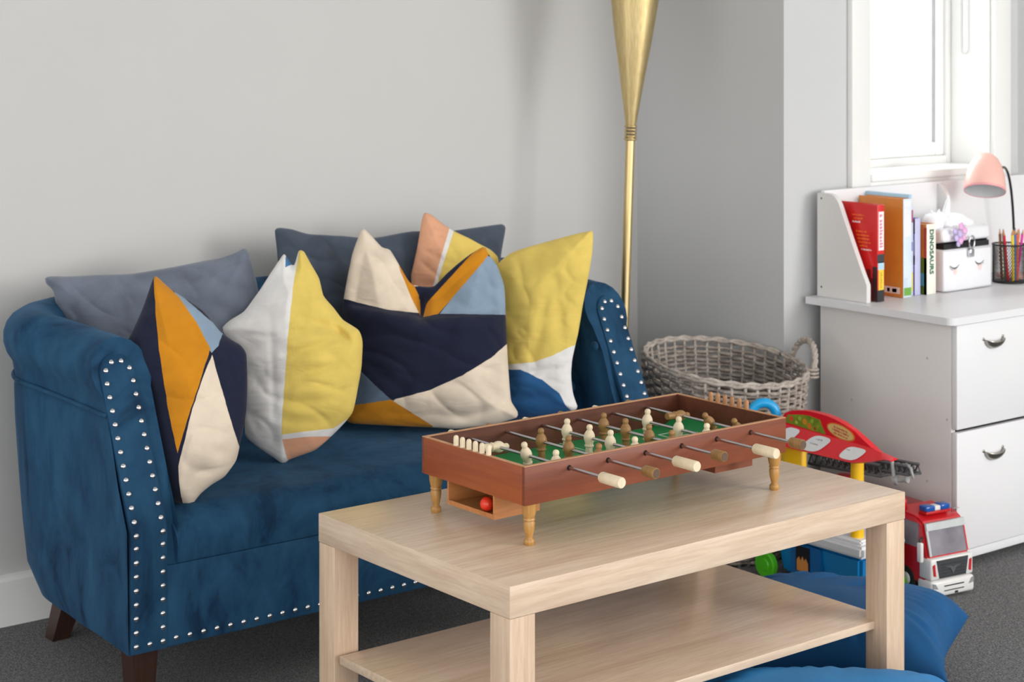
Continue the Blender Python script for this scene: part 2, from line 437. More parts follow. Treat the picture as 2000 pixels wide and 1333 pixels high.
# buttons
bb = MB().lathe([(0.011, -0.003), (0.011, 0.001), (0.008, 0.004), (0.002, 0.005)], n=14, axis=(-1, 0, 0))
bsrc = bb.build('tufting_button', M_velvet, sofa, True, world=False)
for i, b in enumerate(buttons):
    o = bsrc if i == 0 else copy_part(bsrc)
    dx = -1 if b[0] > 2.7 else (1 if b[0] < 1.7 else 0)
    o.location = Vector(b) + (Vector((-dx * -0.010, 0, 0)) if dx else Vector((0, 0.010, 0))) - sofa.location
    o.rotation_euler = (0, 0, 0 if dx < 0 else (pi if dx > 0 else pi / 2))
# legs
def leg(x, y, dx, dy, name='leg'):
    a = 0.027; b = 0.019
    vs = [(x + sx * a, y + sy * a, 0.14) for sx, sy in ((-1, -1), (1, -1), (1, 1), (-1, 1))] + [(x + dx + sx * b, y + dy + sy * b, 0) for sx, sy in ((-1, -1), (1, -1), (1, 1), (-1, 1))]
    fs = [(3, 2, 1, 0), (4, 5, 6, 7)] + [(i, (i + 1) % 4, 4 + (i + 1) % 4, 4 + i) for i in range(4)]
    mesh(name, vs, fs, M_leg, sofa)
leg(XL + 0.045, YF + 0.045, 0.0, 0.0); leg(XR_ - 0.045, YF + 0.045, 0.0, 0.0)
leg(XL + 0.14, YB - 0.10, -0.035, 0.02); leg(XR_ - 0.14, YB - 0.10, 0.035, 0.02)

# ================================================================== CUSHIONS
CCOL = dict(navy=(34, 38, 58), ochre=(206, 136, 32), cream=(228, 212, 192), sky=(138, 158, 178), greyblue=(102, 120, 142), offwhite=(234, 232, 230), yellow=(228, 201, 106),
            peach=(228, 170, 136), bluespot=(70, 120, 170), denim=(48, 98, 150), slate=(108, 116, 130), slatedark=(74, 84, 98))
PILLOW_SHAPES = {
'A': {'p0': (1.93,3.45,0.385),'h': (-0.45,-0.89),'lean': 12,'out': [(-0.3667,0.3919),(-0.3571,0.396),(-0.3165,0.3949),(-0.2585,0.3966),(-0.1904,0.397),(-0.1512,0.4015),(-0.0922,0.4099),(-0.0426,0.4187),(0.0072,0.4275),(0.0417,0.4389),(0.0574,0.4464),(0.0673,0.4361),(0.0769,0.4),(0.0864,0.3551),(0.0942,0.2727),(0.0908,0.1849),(0.0786,0.0982),(0.0453,0.0585),(-0.0525,0.0498),(-0.1493,0.0412),(-0.2292,0.0256),(-0.2399,0.0579),(-0.2561,0.1224),(-0.2831,0.1985),(-0.3209,0.2731),(-0.3405,0.3279),(-0.3504,0.3652),(-0.3644,0.3809)],'c': (-0.1167,0.2468),'reg': [('slate',None)]},
'B': {'p0': (2.3,3.6,0.385),'h': (-0.1,-0.995),'lean': 3,'out': [(-0.1244,0.455),(-0.1126,0.4602),(-0.0802,0.4548),(-0.0397,0.4417),(0.051,0.4315),(0.1052,0.4233),(0.1493,0.4231),(0.2379,0.4312),(0.3338,0.4256),(0.4338,0.431),(0.4937,0.4339),(0.504,0.4244),(0.4969,0.3931),(0.4881,0.3543),(0.4856,0.2798),(0.4883,0.1784),(0.4874,0.0146),(0.3613,0.0032),(0.013,0.0177),(-0.1052,0.0287),(-0.1203,0.0444),(-0.1213,0.1614),(-0.1145,0.278),(-0.1167,0.3486),(-0.1215,0.416)],'c': (0.1689,0.2306),'reg': [('slatedark',None)]},
'C': {'p0': (1.712,3.17,0.385),'h': (-0.62,-0.784),'lean': 16,'out': [(-0.0949,0.4371),(-0.0896,0.4351),(-0.0723,0.4196),(-0.053,0.4052),(-0.0212,0.3857),(0.0085,0.3642),(0.0431,0.3245),(0.0714,0.3063),(0.083,0.2992),(0.0949,0.282),(0.0992,0.2238),(0.0994,0.169),(0.0906,0.1118),(0.0831,0.0755),(0.0624,0.0453),(0.038,0.0298),(0.0169,0.0123),(0.0018,-0.006),(-0.0121,-0.007),(-0.0413,-0.0002),(-0.0617,0.0453),(-0.0893,0.1295),(-0.1163,0.2138),(-0.1516,0.281),(-0.1348,0.3245),(-0.1151,0.3755),(-0.0996,0.4289)],'c': (-0.0094,0.2038),'reg': [('navy',None),('sky',[(-0.0554,0.4114),(0.0471,0.3265),(0.0444,0.2941),(0.0328,0.28),(-0.0106,0.3347),(-0.0492,0.3908)]),('ochre',[(-0.0962,0.4423),(-0.0421,0.3929),(-0.0039,0.3448),(0.0337,0.282),(0.0153,0.2188),(-0.0165,0.0619),(-0.0488,0.1839),(-0.0698,0.2941)]),('cream',[(0.034,0.276),(0.0479,0.2388),(0.0644,0.1839),(0.0865,0.1147),(0.0979,0.056),(0.0115,-0.0215),(-0.0149,-0.0118),(-0.0205,0.0619),(0.0052,0.174)])]},
'D': {'p0': (2.02,3.325,0.385),'h': (-0.62,-0.784),'lean': 14,'out': [(-0.0222,0.4376),(-0.0168,0.4409),(0.004,0.4164),(0.0132,0.4476),(0.0187,0.4498),(0.0254,0.4465),(0.0383,0.4242),(0.0593,0.3887),(0.0702,0.3511),(0.093,0.3247),(0.1135,0.2995),(0.1471,0.2776),(0.1564,0.2525),(0.1553,0.1993),(0.1495,0.1604),(0.1376,0.1025),(0.0993,0.0587),(0.061,0.0258),(0.0072,0.0057),(-0.0045,-0.0027),(-0.0132,-0.0006),(-0.0265,0.0089),(-0.0653,0.0333),(-0.089,0.0566),(-0.0921,0.1142),(-0.0974,0.2014),(-0.1096,0.234),(-0.1279,0.2525),(-0.144,0.2699),(-0.1467,0.283),(-0.1296,0.2995),(-0.1005,0.3181),(-0.0677,0.3644),(-0.0435,0.4042)],'c': (0.017,0.196),'reg': [('offwhite',None),('bluespot',[(-0.0148,0.4487),(0.0061,0.4209),(-0.0113,0.4087)]),('yellow',[(0.0117,0.4599),(0.1896,0.371),(0.1933,0.1636),(0.156,0.1099),(0.1001,0.0694),(-0.0084,0.0555),(0.0018,0.2285)]),('peach',[(-0.0049,0.0492),(0.0429,0.0513),(0.108,0.0587),(0.1301,0.046),(0.088,-0.0122),(0.0079,-0.0175)])]},
'E': {'p0': (2.43,3.345,0.385),'h': (-0.62,-0.784),'lean': 10,'out': [(-0.1788,0.4606),(-0.1729,0.4641),(-0.1574,0.4499),(-0.131,0.4217),(-0.112,0.4147),(-0.088,0.376),(-0.0712,0.3479),(-0.0605,0.3363),(-0.0357,0.3316),(-0.0099,0.3328),(0.0182,0.3608),(0.0452,0.3842),(0.0746,0.4065),(0.0982,0.4205),(0.1076,0.4205),(0.1171,0.4029),(0.1348,0.3795),(0.1514,0.3316),(0.155,0.2583),(0.1573,0.2063),(0.1609,0.1441),(0.1644,0.0983),(0.1679,0.072),(0.1818,0.0492),(0.1795,0.0367),(0.1249,0.0208),(0.0471,0.0117),(-0.0052,0.014),(-0.1097,0.0185),(-0.1911,0.0231),(-0.2075,0.0299),(-0.2033,0.0572),(-0.2004,0.0983),(-0.2,0.1441),(-0.2033,0.2063),(-0.2109,0.2479),(-0.2183,0.2688),(-0.2187,0.2955),(-0.2113,0.3421),(-0.1993,0.4053),(-0.1845,0.4476)],'c': (-0.0273,0.1694),'reg': [('cream',None),('greyblue',[(-0.1746,0.1694),(-0.0918,0.08),(-0.0987,0.072),(-0.18,0.0595),(-0.2381,0.0504),(-0.2407,0.2063)]),('ochre',[(-0.1023,0.0777),(-0.011,0.0196),(-0.005,-0.0133),(-0.2254,-0.0133),(-0.2265,0.0549),(-0.1801,0.0663)]),('navy',[(-0.2429,0.3316),(0.1808,0.3316),(0.1808,0.2213),(0.1223,0.1706),(0.0582,0.1315),(-0.0174,0.0983),(-0.1011,0.0766),(-0.1742,0.1418),(-0.2409,0.2155)]),('navy',[(-0.0216,0.3316),(0.0934,0.4323),(0.1395,0.4311),(0.116,0.39),(0.0141,0.2641),(-0.0351,0.2618)]),('sky',[(0.1077,0.4018),(0.1454,0.3959),(0.1808,0.3316),(0.1808,0.2665),(0.0047,0.2688)]),('ochre',[(0.1052,0.437),(0.1289,0.4299),(0.1124,0.3971),(0.0912,0.3725),(0.0117,0.2699),(-0.0328,0.2618),(-0.0272,0.2897),(-0.0121,0.3129),(0.009,0.3351),(0.0687,0.3971)]),('cream',[(-0.2257,0.2885),(-0.1422,0.2804),(-0.0775,0.2688),(-0.0398,0.2595),(-0.0425,0.2967),(-0.0665,0.3491),(-0.1565,0.4723),(-0.2455,0.4841)]),('ochre',[(-0.0916,0.3807),(-0.0594,0.3409),(-0.0426,0.306),(-0.0398,0.2583),(-0.047,0.2734),(-0.059,0.3013),(-0.0806,0.3433)]),('navy',[(-0.0713,0.3549),(-0.0053,0.3549),(-0.0109,0.3153),(-0.026,0.2943),(-0.0339,0.2595),(-0.0422,0.2595),(-0.0449,0.3048),(-0.0617,0.3363)])]},
'F': {'p0': (2.53,3.47,0.385),'h': (-0.62,-0.784),'lean': 8,'out': [(-0.0425,0.4813),(-0.0364,0.4837),(-0.0241,0.4789),(0.0005,0.4594),(0.0263,0.4423),(0.0667,0.4229),(0.0887,0.4107),(0.1169,0.3962),(0.134,0.3792),(0.1377,0.3574),(0.1499,0.2129),(0.15,0.0579),(0.1319,0.0401),(-0.0732,0.0283),(-0.0915,0.046),(-0.0844,0.2129),(-0.0718,0.32),(-0.072,0.3369),(-0.059,0.3962),(-0.0473,0.4667)],'c': (0.0284,0.2369),'reg': [('peach',None),('offwhite',[(0.0213,0.4545),(0.2293,0.4545),(0.2284,-0.0013),(-0.0489,-0.0013),(-0.0194,0.3091)]),('yellow',[(0.0336,0.4545),(0.2293,0.4545),(0.2284,-0.0013),(-0.0416,-0.0013),(-0.0109,0.3091)])]},
'G': {'p0': (2.665,3.255,0.385),'h': (-0.894,-0.447),'lean': 7,'out': [(0.0919,0.4539),(0.0982,0.4553),(0.1024,0.4485),(0.1022,0.4014),(0.0939,0.3376),(0.0851,0.2844),(0.0769,0.2207),(0.0718,0.1947),(0.0648,0.1569),(0.0642,0.1208),(0.0714,0.0796),(0.083,0.054),(0.0771,0.0442),(-0.0144,0.0222),(-0.0923,0.0106),(-0.1124,0.0159),(-0.112,0.0773),(-0.1282,0.2184),(-0.1364,0.3134),(-0.1376,0.3565),(-0.1292,0.3738),(-0.1036,0.3932),(-0.0621,0.4096),(0.0077,0.4309),(0.0651,0.4479)],'c': (-0.0256,0.2254),'reg': [('offwhite',None),('yellow',[(-0.2195,0.1258),(-0.0968,0.1352),(-0.0187,0.147),(0.0271,0.1646),(0.072,0.1924),(0.1653,0.2558),(0.1525,0.5177),(-0.2426,0.5018)]),('denim',[(-0.2188,0.1139),(-0.0857,0.1254),(-0.0464,0.1285),(0.0068,0.1092),(0.047,0.081),(0.0694,0.0458),(0.0763,0.0118),(-0.2109,-0.0141)])]},
}

def cushion_mat(name, reg, velvety=False):
    t = NT(name); uvn = t.new('ShaderNodeUVMap'); uvn.uv_map = 'print'
    co = t.coord('Object'); wob = t.new('ShaderNodeTexNoise'); wob.inputs['Scale'].default_value = 60; wob.inputs['Detail'].default_value = 2
    t.link(co, wob.inputs['Vector'])
    sub = t.new('ShaderNodeVectorMath', operation='SUBTRACT'); t.link(wob.outputs['Color'], sub.inputs[0]); sub.inputs[1].default_value = (0.5, 0.5, 0.5)
    scl = t.new('ShaderNodeVectorMath', operation='SCALE'); t.link(sub.outputs[0], scl.inputs[0]); scl.inputs['Scale'].default_value = 0.0022
    add = t.new('ShaderNodeVectorMath', operation='ADD'); t.link(uvn.outputs[0], add.inputs[0]); t.link(scl.outputs[0], add.inputs[1]); uv = add.outputs[0]
    col = rgb(CCOL[reg[0][0]])
    for cname, poly in reg[1:]:
        cx = sum(p[0] for p in poly) / len(poly); cy = sum(p[1] for p in poly) / len(poly); mask = None
        for i in range(len(poly)):
            a = poly[i]; b = poly[(i + 1) % len(poly)]
            nx, ny = -(b[1] - a[1]), b[0] - a[0]; l = sqrt(nx * nx + ny * ny)
            if l < 1e-6: continue
            nx /= l; ny /= l; c = -(nx * a[0] + ny * a[1])
            if nx * cx + ny * cy + c < 0: nx, ny, c = -nx, -ny, -c
            d = t.new('ShaderNodeVectorMath', operation='DOT_PRODUCT'); t.link(uv, d.inputs[0]); d.inputs[1].default_value = (nx, ny, 0)
            m = t.new('ShaderNodeMath', operation='ADD'); t.link(d.outputs['Value'], m.inputs[0]); m.inputs[1].default_value = c
            if mask is None: mask = m.outputs[0]
            else:
                mn = t.new('ShaderNodeMath', operation='MINIMUM'); t.link(mask, mn.inputs[0]); t.link(m.outputs[0], mn.inputs[1]); mask = mn.outputs[0]
        st = t.new('ShaderNodeMath', operation='MULTIPLY_ADD'); t.link(mask, st.inputs[0]); st.inputs[1].default_value = 1400; st.inputs[2].default_value = 0.5; st.use_clamp = True
        col = t.mix(st.outputs[0], col, rgb(CCOL[cname]))
    f = t.noise(co, 14, 4)
    tone = t.ramp(f, [(0.3, (0.86, 0.86, 0.86, 1)), (0.7, (1.06, 1.06, 1.06, 1))])
    if velvety: tone = t.ramp(t.noise(t.coord('Object', (1, 1, 1)), 9, 4, 0.6, 1.0), [(0.3, (0.72, 0.72, 0.74, 1)), (0.7, (1.15, 1.15, 1.15, 1))])
    t.base(t.mix(1.0, col, tone, 'MULTIPLY'))
    t.set(rough=0.9, spec=0.1, sheen=0.35 if velvety else 0.12)
    wv = t.noise(t.coord('UV', (1, 1, 1)), 900, 2)
    cr = t.noise(t.coord('Object', (1.0, 1.0, 2.4)), 9, 2, 0.45, 0.9)
    n1 = t.bump(cr, 0.45 if not velvety else 0.25, 0.012)
    t.bump(wv, 0.25, 0.0006, n1)
    return t.m
def seg_dist(px, py, a, b):
    vx, vy = b[0] - a[0], b[1] - a[1]; L = vx * vx + vy * vy
    k = 0 if L == 0 else max(0, min(1, ((px - a[0]) * vx + (py - a[1]) * vy) / L))
    return sqrt((px - a[0] - k * vx) ** 2 + (py - a[1] - k * vy) ** 2), k
def smooth_outline(pts, n, sharp=50):
    # resample the closed outline with a light Catmull-Rom rounding, corners of the cushion kept
    P = [Vector((p[0], p[1])) for p in pts]; N = len(P); out = []
    for i in range(N):
        p0, p1, p2, p3 = P[i - 1], P[i], P[(i + 1) % N], P[(i + 2) % N]
        steps = max(2, int((p2 - p1).length / 0.006))
        for k in range(steps):
            u = k / steps; t1 = (p2 - p0) * 0.32; t2 = (p3 - p1) * 0.32
            L = (p2 - p1).length
            if t1.length > L: t1 *= L / t1.length
            if t2.length > L: t2 *= L / t2.length
            h = p1 * (2 * u ** 3 - 3 * u * u + 1) + t1 * (u ** 3 - 2 * u * u + u) + p2 * (-2 * u ** 3 + 3 * u * u) + t2 * (u ** 3 - u * u)
            out.append((h.x, h.y))
    return out
def cushion(key, name, label, T, creases=(), wr=(0.004, 18, 8), thick_d=0.13, velvety=False, group=None, shade_mat=None, shift=None, dz=0.0):
    s = PILLOW_SHAPES[key]; ol = smooth_outline(s['out'], 0); c = s['c']; N = len(ol); R = 44
    hx, hy = s['h']; l = sqrt(hx * hx + hy * hy); hx /= l; hy /= l; a = radians(s['lean'])
    Nn = Vector((hx * cos(a), hy * cos(a), sin(a))); U = Vector((-hx * sin(a), -hy * sin(a), cos(a))); Rr = Vector((-hy, hx, 0))
    vs = []; uvs = []; fs = []
    seed = sum(map(ord, key + name)) * 1.37
    def height(x, y):
        d = min(seg_dist(x, y, ol[i], ol[(i + 2) % N])[0] for i in range(0, N, 2))
        k = min(1, d / thick_d)
        return d, T * sqrt(max(0, 1 - (1 - k) ** 2)) ** 1.15
    for side in (1, -1):
        for r in range(R + 1):
            if r == 0: ring = [c]
            else:
                q = 1 - (1 - r / R) ** 1.25
                ring = [(c[0] + (p[0] - c[0]) * q, c[1] + (p[1] - c[1]) * q) for p in ol]
            if side == -1 and r == R: continue
            for (x, y) in ring:
                d, h = (0, 0) if r == R else height(x, y)
                fade = min(1, d / 0.03)
                if side == 1:
                    nz = noise.noise(Vector((x * wr[1] + seed, y * wr[2] * 2.2, 1.3))) + 0.5 * noise.noise(Vector((x * 2.3 * wr[1], y * 2.3 * wr[2] + seed, 4)))
                    rid = (1 - abs(noise.noise(Vector((x * 9 + seed, y * 16 + x * 6, 7))))) ** 5
                    h += fade * (wr[0] * 1.15 * nz - wr[0] * 1.5 * rid)
                    off = 0.0
                    for (A, B, wd, dp) in creases:
                        dd, kk = seg_dist(x, y, A, B)
                        h -= dp * math.exp(-(dd / wd) ** 2) * (0.45 + 0.55 * sin(pi * min(1, max(0, kk)))) * (0.25 + 0.75 * fade)
                    if shift: h += shift(x, y) * fade
                    wv = 0
                else: h = -h * 0.85
                if r == R:
                    h = 0.0035 * noise.noise(Vector((x * 25, y * 25, seed)))
                P = Rr * x + U * y + Nn * h
                vs.append(P); uvs.append((x, y))
    idx = lambda side, r, i: (0 if side == 1 else 1 + N * R) if r == 0 else ((1 + (r - 1) * N + i % N) if (side == 1 or r == R) else (1 + N * R + 1 + (r - 1) * N + i % N))
    for side in (1, -1):
        for r in range(R):
            for i in range(N):
                if r == 0: f = (idx(side, 0, 0), idx(side, 1, i), idx(side, 1, i + 1))
                else: f = (idx(side, r, i), idx(side, r + 1, i), idx(side, r + 1, i + 1), idx(side, r, i + 1))
                fs.append(f if side == -1 else f[::-1])
    me = D.meshes.new(name); me.from_pydata([tuple(v) for v in vs], [], fs)
    uvl = me.uv_layers.new(name='print')
    for lp in me.loops: uvl.data[lp.index].uv = uvs[lp.vertex_index]
    me.update()
    bm = bmesh.new(); bm.from_mesh(me); bmesh.ops.recalc_face_normals(bm, faces=bm.faces); bm.to_mesh(me); bm.free()
    m = shade_mat or cushion_mat(name + '_fabric_' + '_'.join(r[0] for r in s['reg'][:3]), s['reg'], velvety)
    o = link(name, me, m, None, True)
    o.location = Vector(s['p0']) + Vector((0, 0, dz))
    tag(o, label, 'cushion', group)
    return o
G_ = 'scatter cushions on the blue sofa'
P_ = PILLOW_SHAPES
cushion('A', 'lumbar_cushion', 'light slate blue velvet cushion leaning in the left corner of the sofa', 0.055, creases=[((-0.02, 0.33), (0.12, 0.22), 0.018, 0.010), ((0.03, 0.36), (0.17, 0.30), 0.014, 0.007), ((-0.17, 0.30), (-0.10, 0.20), 0.02, 0.010), ((0.0, 0.20), (0.10, 0.27), 0.03, -0.008)], wr=(0.006, 7, 5), velvety=True, group=G_)
cushion('B', 'lumbar_cushion', 'dark slate blue velvet cushion upright against the sofa back behind the others', 0.035, creases=[((-0.05, 0.44), (-0.03, 0.30), 0.02, 0.008), ((0.02, 0.43), (0.10, 0.28), 0.02, 0.007), ((-0.25, 0.42), (-0.17, 0.32), 0.02, 0.006)], wr=(0.005, 6, 5), velvety=True, group=G_)
cushion('F', 'scatter_cushion', 'cushion with peach corner and yellow side, mostly hidden behind the patterned centre cushion', 0.032, creases=[((-0.07, 0.34), (0.02, 0.30), 0.015, 0.004)], group=G_)
cushion('G', 'scatter_cushion', 'yellow linen cushion with white and denim blue bottom by the right arm', 0.05, creases=[((-0.02, 0.12), (0.02, 0.34), 0.014, 0.006), ((0.05, 0.17), (0.03, 0.36), 0.012, 0.005), ((-0.08, 0.36), (0.02, 0.38), 0.012, 0.004), ((-0.09, 0.105), (0.07, 0.145), 0.007, 0.008), ((-0.06, 0.06), (0.06, 0.08), 0.012, 0.006), ((0.0, 0.22), (0.08, 0.30), 0.014, 0.005)], wr=(0.004, 12, 9), group=G_)
def e_shift(x, y):
    # the chopped top folds back behind the plump lower body
    a = 0.245 + 0.10 * x * 0 - 0.012 * math.cos(x * 18)
    k = 1 / (1 + math.exp(-(y - e_y(x)) / 0.0028))
    return -0.020 * k + 0.010 * math.exp(-((y - e_y(x) + 0.02) / 0.02) ** 2)
_l = [q for q in P_['E']['reg'] if q[0] == 'cream' and q[1]][0][1][:4]
def e_y(x):
    pts = sorted(_l) + [(0.19, _l[3][1] + 0.012)]
    if x <= pts[0][0]: return pts[0][1]
    for (a, b) in zip(pts, pts[1:]):
        if x <= b[0]: return a[1] + (b[1] - a[1]) * (x - a[0]) / max(1e-6, b[0] - a[0])
    return pts[-1][1]
_v = _l[3]
cushion('E', 'scatter_cushion', 'chopped cushion in navy, cream, ochre and light blue in the middle of the sofa', 0.07, creases=[((_v[0], _v[1] + 0.06), (_v[0] + 0.002, _v[1]), 0.016, 0.030), ((0.02, 0.03), (0.14, 0.06), 0.012, 0.006), ((-0.02, 0.045), (0.09, 0.035), 0.012, 0.005), ((-0.16, 0.16), (-0.07, 0.10), 0.014, 0.005), ((0.10, 0.12), (0.18, 0.05), 0.012, 0.006), ((-0.10, 0.30), (-0.05, 0.40), 0.012, 0.004)], wr=(0.004, 9, 9), shift=e_shift, group=G_)
cushion('D', 'scatter_cushion', 'chopped linen cushion half white, half yellow with a peach tip on the sofa', 0.07, creases=[((0.0, 0.22), (0.13, 0.26), 0.010, 0.008), ((0.01, 0.17), (0.10, 0.20), 0.010, 0.007), ((0.03, 0.30), (0.11, 0.27), 0.010, 0.008), ((0.0, 0.12), (0.11, 0.13), 0.010, 0.006), ((-0.02, 0.09), (0.06, 0.08), 0.012, 0.006), ((-0.10, 0.12), (-0.05, 0.06), 0.012, 0.006), ((-0.02, 0.45), (-0.02, 0.40), 0.008, 0.014), ((0.10, 0.285), (0.13, 0.25), 0.008, 0.016), ((-0.02, 0.07), (-0.035, 0.30), 0.008, 0.003)], wr=(0.004, 9, 14), group=G_)
cushion('C', 'scatter_cushion', 'tall chopped cushion in navy, ochre, cream and light blue by the left arm', 0.07, creases=[((0.095, 0.345), (0.045, 0.315), 0.007, 0.024), ((0.055, 0.31), (0.11, 0.10), 0.010, 0.004), ((0.06, 0.20), (0.10, 0.12), 0.012, 0.006), ((0.02, 0.10), (0.09, 0.08), 0.010, 0.005), ((0.01, 0.05), (0.07, 0.06), 0.010, 0.006), ((0.0, 0.30), (0.04, 0.26), 0.010, 0.004), ((-0.08, 0.2), (-0.04, 0.08), 0.016, 0.004)], wr=(0.004, 9, 9), group=G_)

# ================================================================== FLOOR LAMP
lamp = root('floor_lamp', 'tall brushed brass floor lamp with a trumpet shade in the corner', 'floor lamp', (3.114, 3.50, 0))
B0 = Vector((3.114, 3.50, 0)); ax = Vector((0.0427, 0, 1)).normalized()
def along(z): return B0 + ax * z
MB().lathe([(0.001, 0.022), (0.02, 0.022), (0.112, 0.014), (0.118, 0.009), (0.118, 0.0)][::-1], B0, (0, 0, 1), 48).build('base', M_brass, lamp, True, auto=radians(40))
MB().lathe([(0.0118, 0.015), (0.0118, 1.025)], B0, ax, 32).build('pole', M_brass, lamp, True, auto=radians(40))
for k in range(5):
    MB().lathe([(0.0125, 0), (0.0165, 0.0015), (0.0172, 0.0035), (0.0165, 0.0055), (0.0125, 0.007)], along(1.017 + k * 0.0083), ax, 32).build('collar_ring', M_brass, lamp, True, auto=radians(70))
prof = [(0.0135, 1.056), (0.0225, 1.115), (0.0325, 1.181), (0.043, 1.247), (0.053, 1.313), (0.062, 1.379), (0.082, 1.50), (0.102, 1.60), (0.128, 1.72)]
prof2 = [(r - 0.002, z + 0.001) for r, z in prof[::-1]]
MB().lathe(prof + prof2, B0, ax, 64, cap=False).build('shade', M_brass, lamp, True, auto=radians(60))

# ================================================================== COFFEE TABLE
TX0, TX1, TY0, TY1 = 1.723, 2.651, 2.184, 2.728
tb = root('coffee_table', 'pale oak effect coffee table with square legs and a lower shelf', 'table', ((TX0 + TX1) / 2, (TY0 + TY1) / 2, 0))
def end_grain(o):
    for p in o.data.polygons:
        if abs(p.normal.x) > 0.8: p.material_index = 1
end_grain(bx('tabletop', TX0, TX1, TY0, TY1, 0.40, 0.45, [M_oakX, M_oakY], tb, 0.0012))
for x0 in (TX0 + 0.0008, TX1 - 0.0508):
    for y0 in (TY0 + 0.0008, TY1 - 0.0508):
        bx('leg', x0, x0 + 0.05, y0, y0 + 0.05, 0.0, 0.3995, M_oakZ, tb, 0.0012)
bx('shelf', TX0 + 0.004, TX1 - 0.012, TY0 + 0.030, TY1 - 0.062, 0.199, 0.214, M_oakX, tb, 0.001)
for (x, y) in ((TX0 + 0.055, TY1 - 0.075), (TX0 + 0.055, TY0 + 0.06), (TX1 - 0.06, TY0 + 0.06)):
    MB().lathe([(0.006, 0.192), (0.006, 0.199)], (x, y, 0), n=12).build('shelf_peg', M_steel, tb, True, auto=radians(40))

# ================================================================== TABLE FOOTBALL GAME
GX0, GX1, GY0, GY1, GZ0, GZ1 = 1.868, 2.487, 2.328, 2.618, 0.520, 0.585
gm = root('table_football_game', 'wooden tabletop football game with green pitch and steel rods on the coffee table', 'game', ((GX0 + GX1) / 2, (GY0 + GY1) / 2, 0.45))
th = 0.0075
M_gamY = wood('red_brown_stained_board_end', (166, 86, 44), (142, 68, 32), 'Y', 0.42, 0.8, 0.4)
def board(x0, x1, y0, y1, m, nm='side_board'):
    o = bx(nm, x0, x1, y0, y1, GZ0, GZ1 - 0.0012, m, gm, 0.0008)
    bx('edge_strip', x0 + 0.0002, x1 - 0.0002, y0 + 0.0002, y1 - 0.0002, GZ1 - 0.0012, GZ1, M_rawedge, gm)
board(GX0, GX1, GY0, GY0 + th, M_game); board(GX0, GX1, GY1 - th, GY1, M_game)
board(GX0, GX0 + th, GY0 + th, GY1 - th, M_gamY, 'end_board'); board(GX1 - th, GX1, GY0 + th, GY1 - th, M_gamY, 'end_board')
# dark stained inner faces
bx('inner_lining', GX0 + th, GX1 - th, GY1 - th - 0.001, GY1 - th, GZ0 + 0.01, GZ1 - 0.0015, M_gamein, gm)
bx('inner_lining', GX1 - th - 0.001, GX1 - th, GY0 + th, GY1 - th - 0.001, GZ0 + 0.01, GZ1 - 0.0015, M_gamein, gm)
bx('inner_lining', GX0 + th, GX0 + th + 0.001, GY0 + th, GY1 - th - 0.001, GZ0 + 0.01, GZ1 - 0.0015, M_gamein, gm)
bx('inner_lining', GX0 + th + 0.001, GX1 - th - 0.001, GY0 + th, GY0 + th + 0.001, GZ0 + 0.01, GZ1 - 0.0015, M_gamein, gm)
M_green = plain('green_pitch', (22, 142, 74), 0.5, var=0.05)
M_line = plain('white_pitch_line', (225, 240, 228), 0.5)
px0, px1, py0, py1 = GX0 + th + 0.001, GX1 - th - 0.001, GY0 + th + 0.001, GY1 - th - 0.001
pv = MB(); pv.prism([(px0, 0.524), (px1, 0.524), (px1, 0.542), (px1 - 0.035, 0.530), (px0 + 0.035, 0.530), (px0, 0.542)], lambda u, v, d: (u, d, v), py0, py1)
pitch = pv.build('pitch', M_green, gm)
def pline(x0, x1, y0, y1):
    bx('pitch_line', x0, x1, y0, y1, 0.5300, 0.5304, M_line, pitch)
cxm = (GX0 + GX1) / 2
for sg in (-1, 1):
    xe = cxm + sg * 0.268
    for (dx, hy) in ((0.075, 0.075), (0.045, 0.045)):
        xa = xe - sg * dx
        pline(xa - 0.0011, xa + 0.0011, 2.473 - hy, 2.473 + hy)
        for s2 in (-1, 1): pline(min(xa, xe), max(xa, xe), 2.473 + s2 * hy - 0.0011, 2.473 + s2 * hy + 0.0011)
pline(cxm - 0.0008, cxm + 0.0008, py0, py1)
cb = MB(); cb.tube([(cxm + 0.04 * cos(2 * pi * i / 40), 2.473 + 0.04 * sin(2 * pi * i / 40), 0.5303) for i in range(40)], 0.0008, 5, closed=True); cb.build('pitch_line', M_line, pitch)
# turned legs
lp = [(0.0128, 0.0705), (0.0128, 0.069), (0.0118, 0.055), (0.0098, 0.047), (0.0088, 0.0455), (0.0098, 0.044), (0.0100, 0.0415), (0.0084, 0.040), (0.0098, 0.037), (0.0090, 0.026), (0.0066, 0.016), (0.0058, 0.0125), (0.0062, 0.0115), (0.0088, 0.009), (0.0094, 0.0055), (0.0082, 0.001), (0.0075, 0)][::-1]
lsrc = None
for x in (GX0 + 0.022, GX1 - 0.014):
    for y in (GY0 + 0.016, GY1 - 0.012):
        if lsrc is None: lsrc = MB().lathe(lp, n=28).build('turned_leg', M_turn, gm, True, world=False, auto=radians(45)); o = lsrc
        else: o = copy_part(lsrc)
        o.location = Vector((x, y, 0.45)) - gm.location
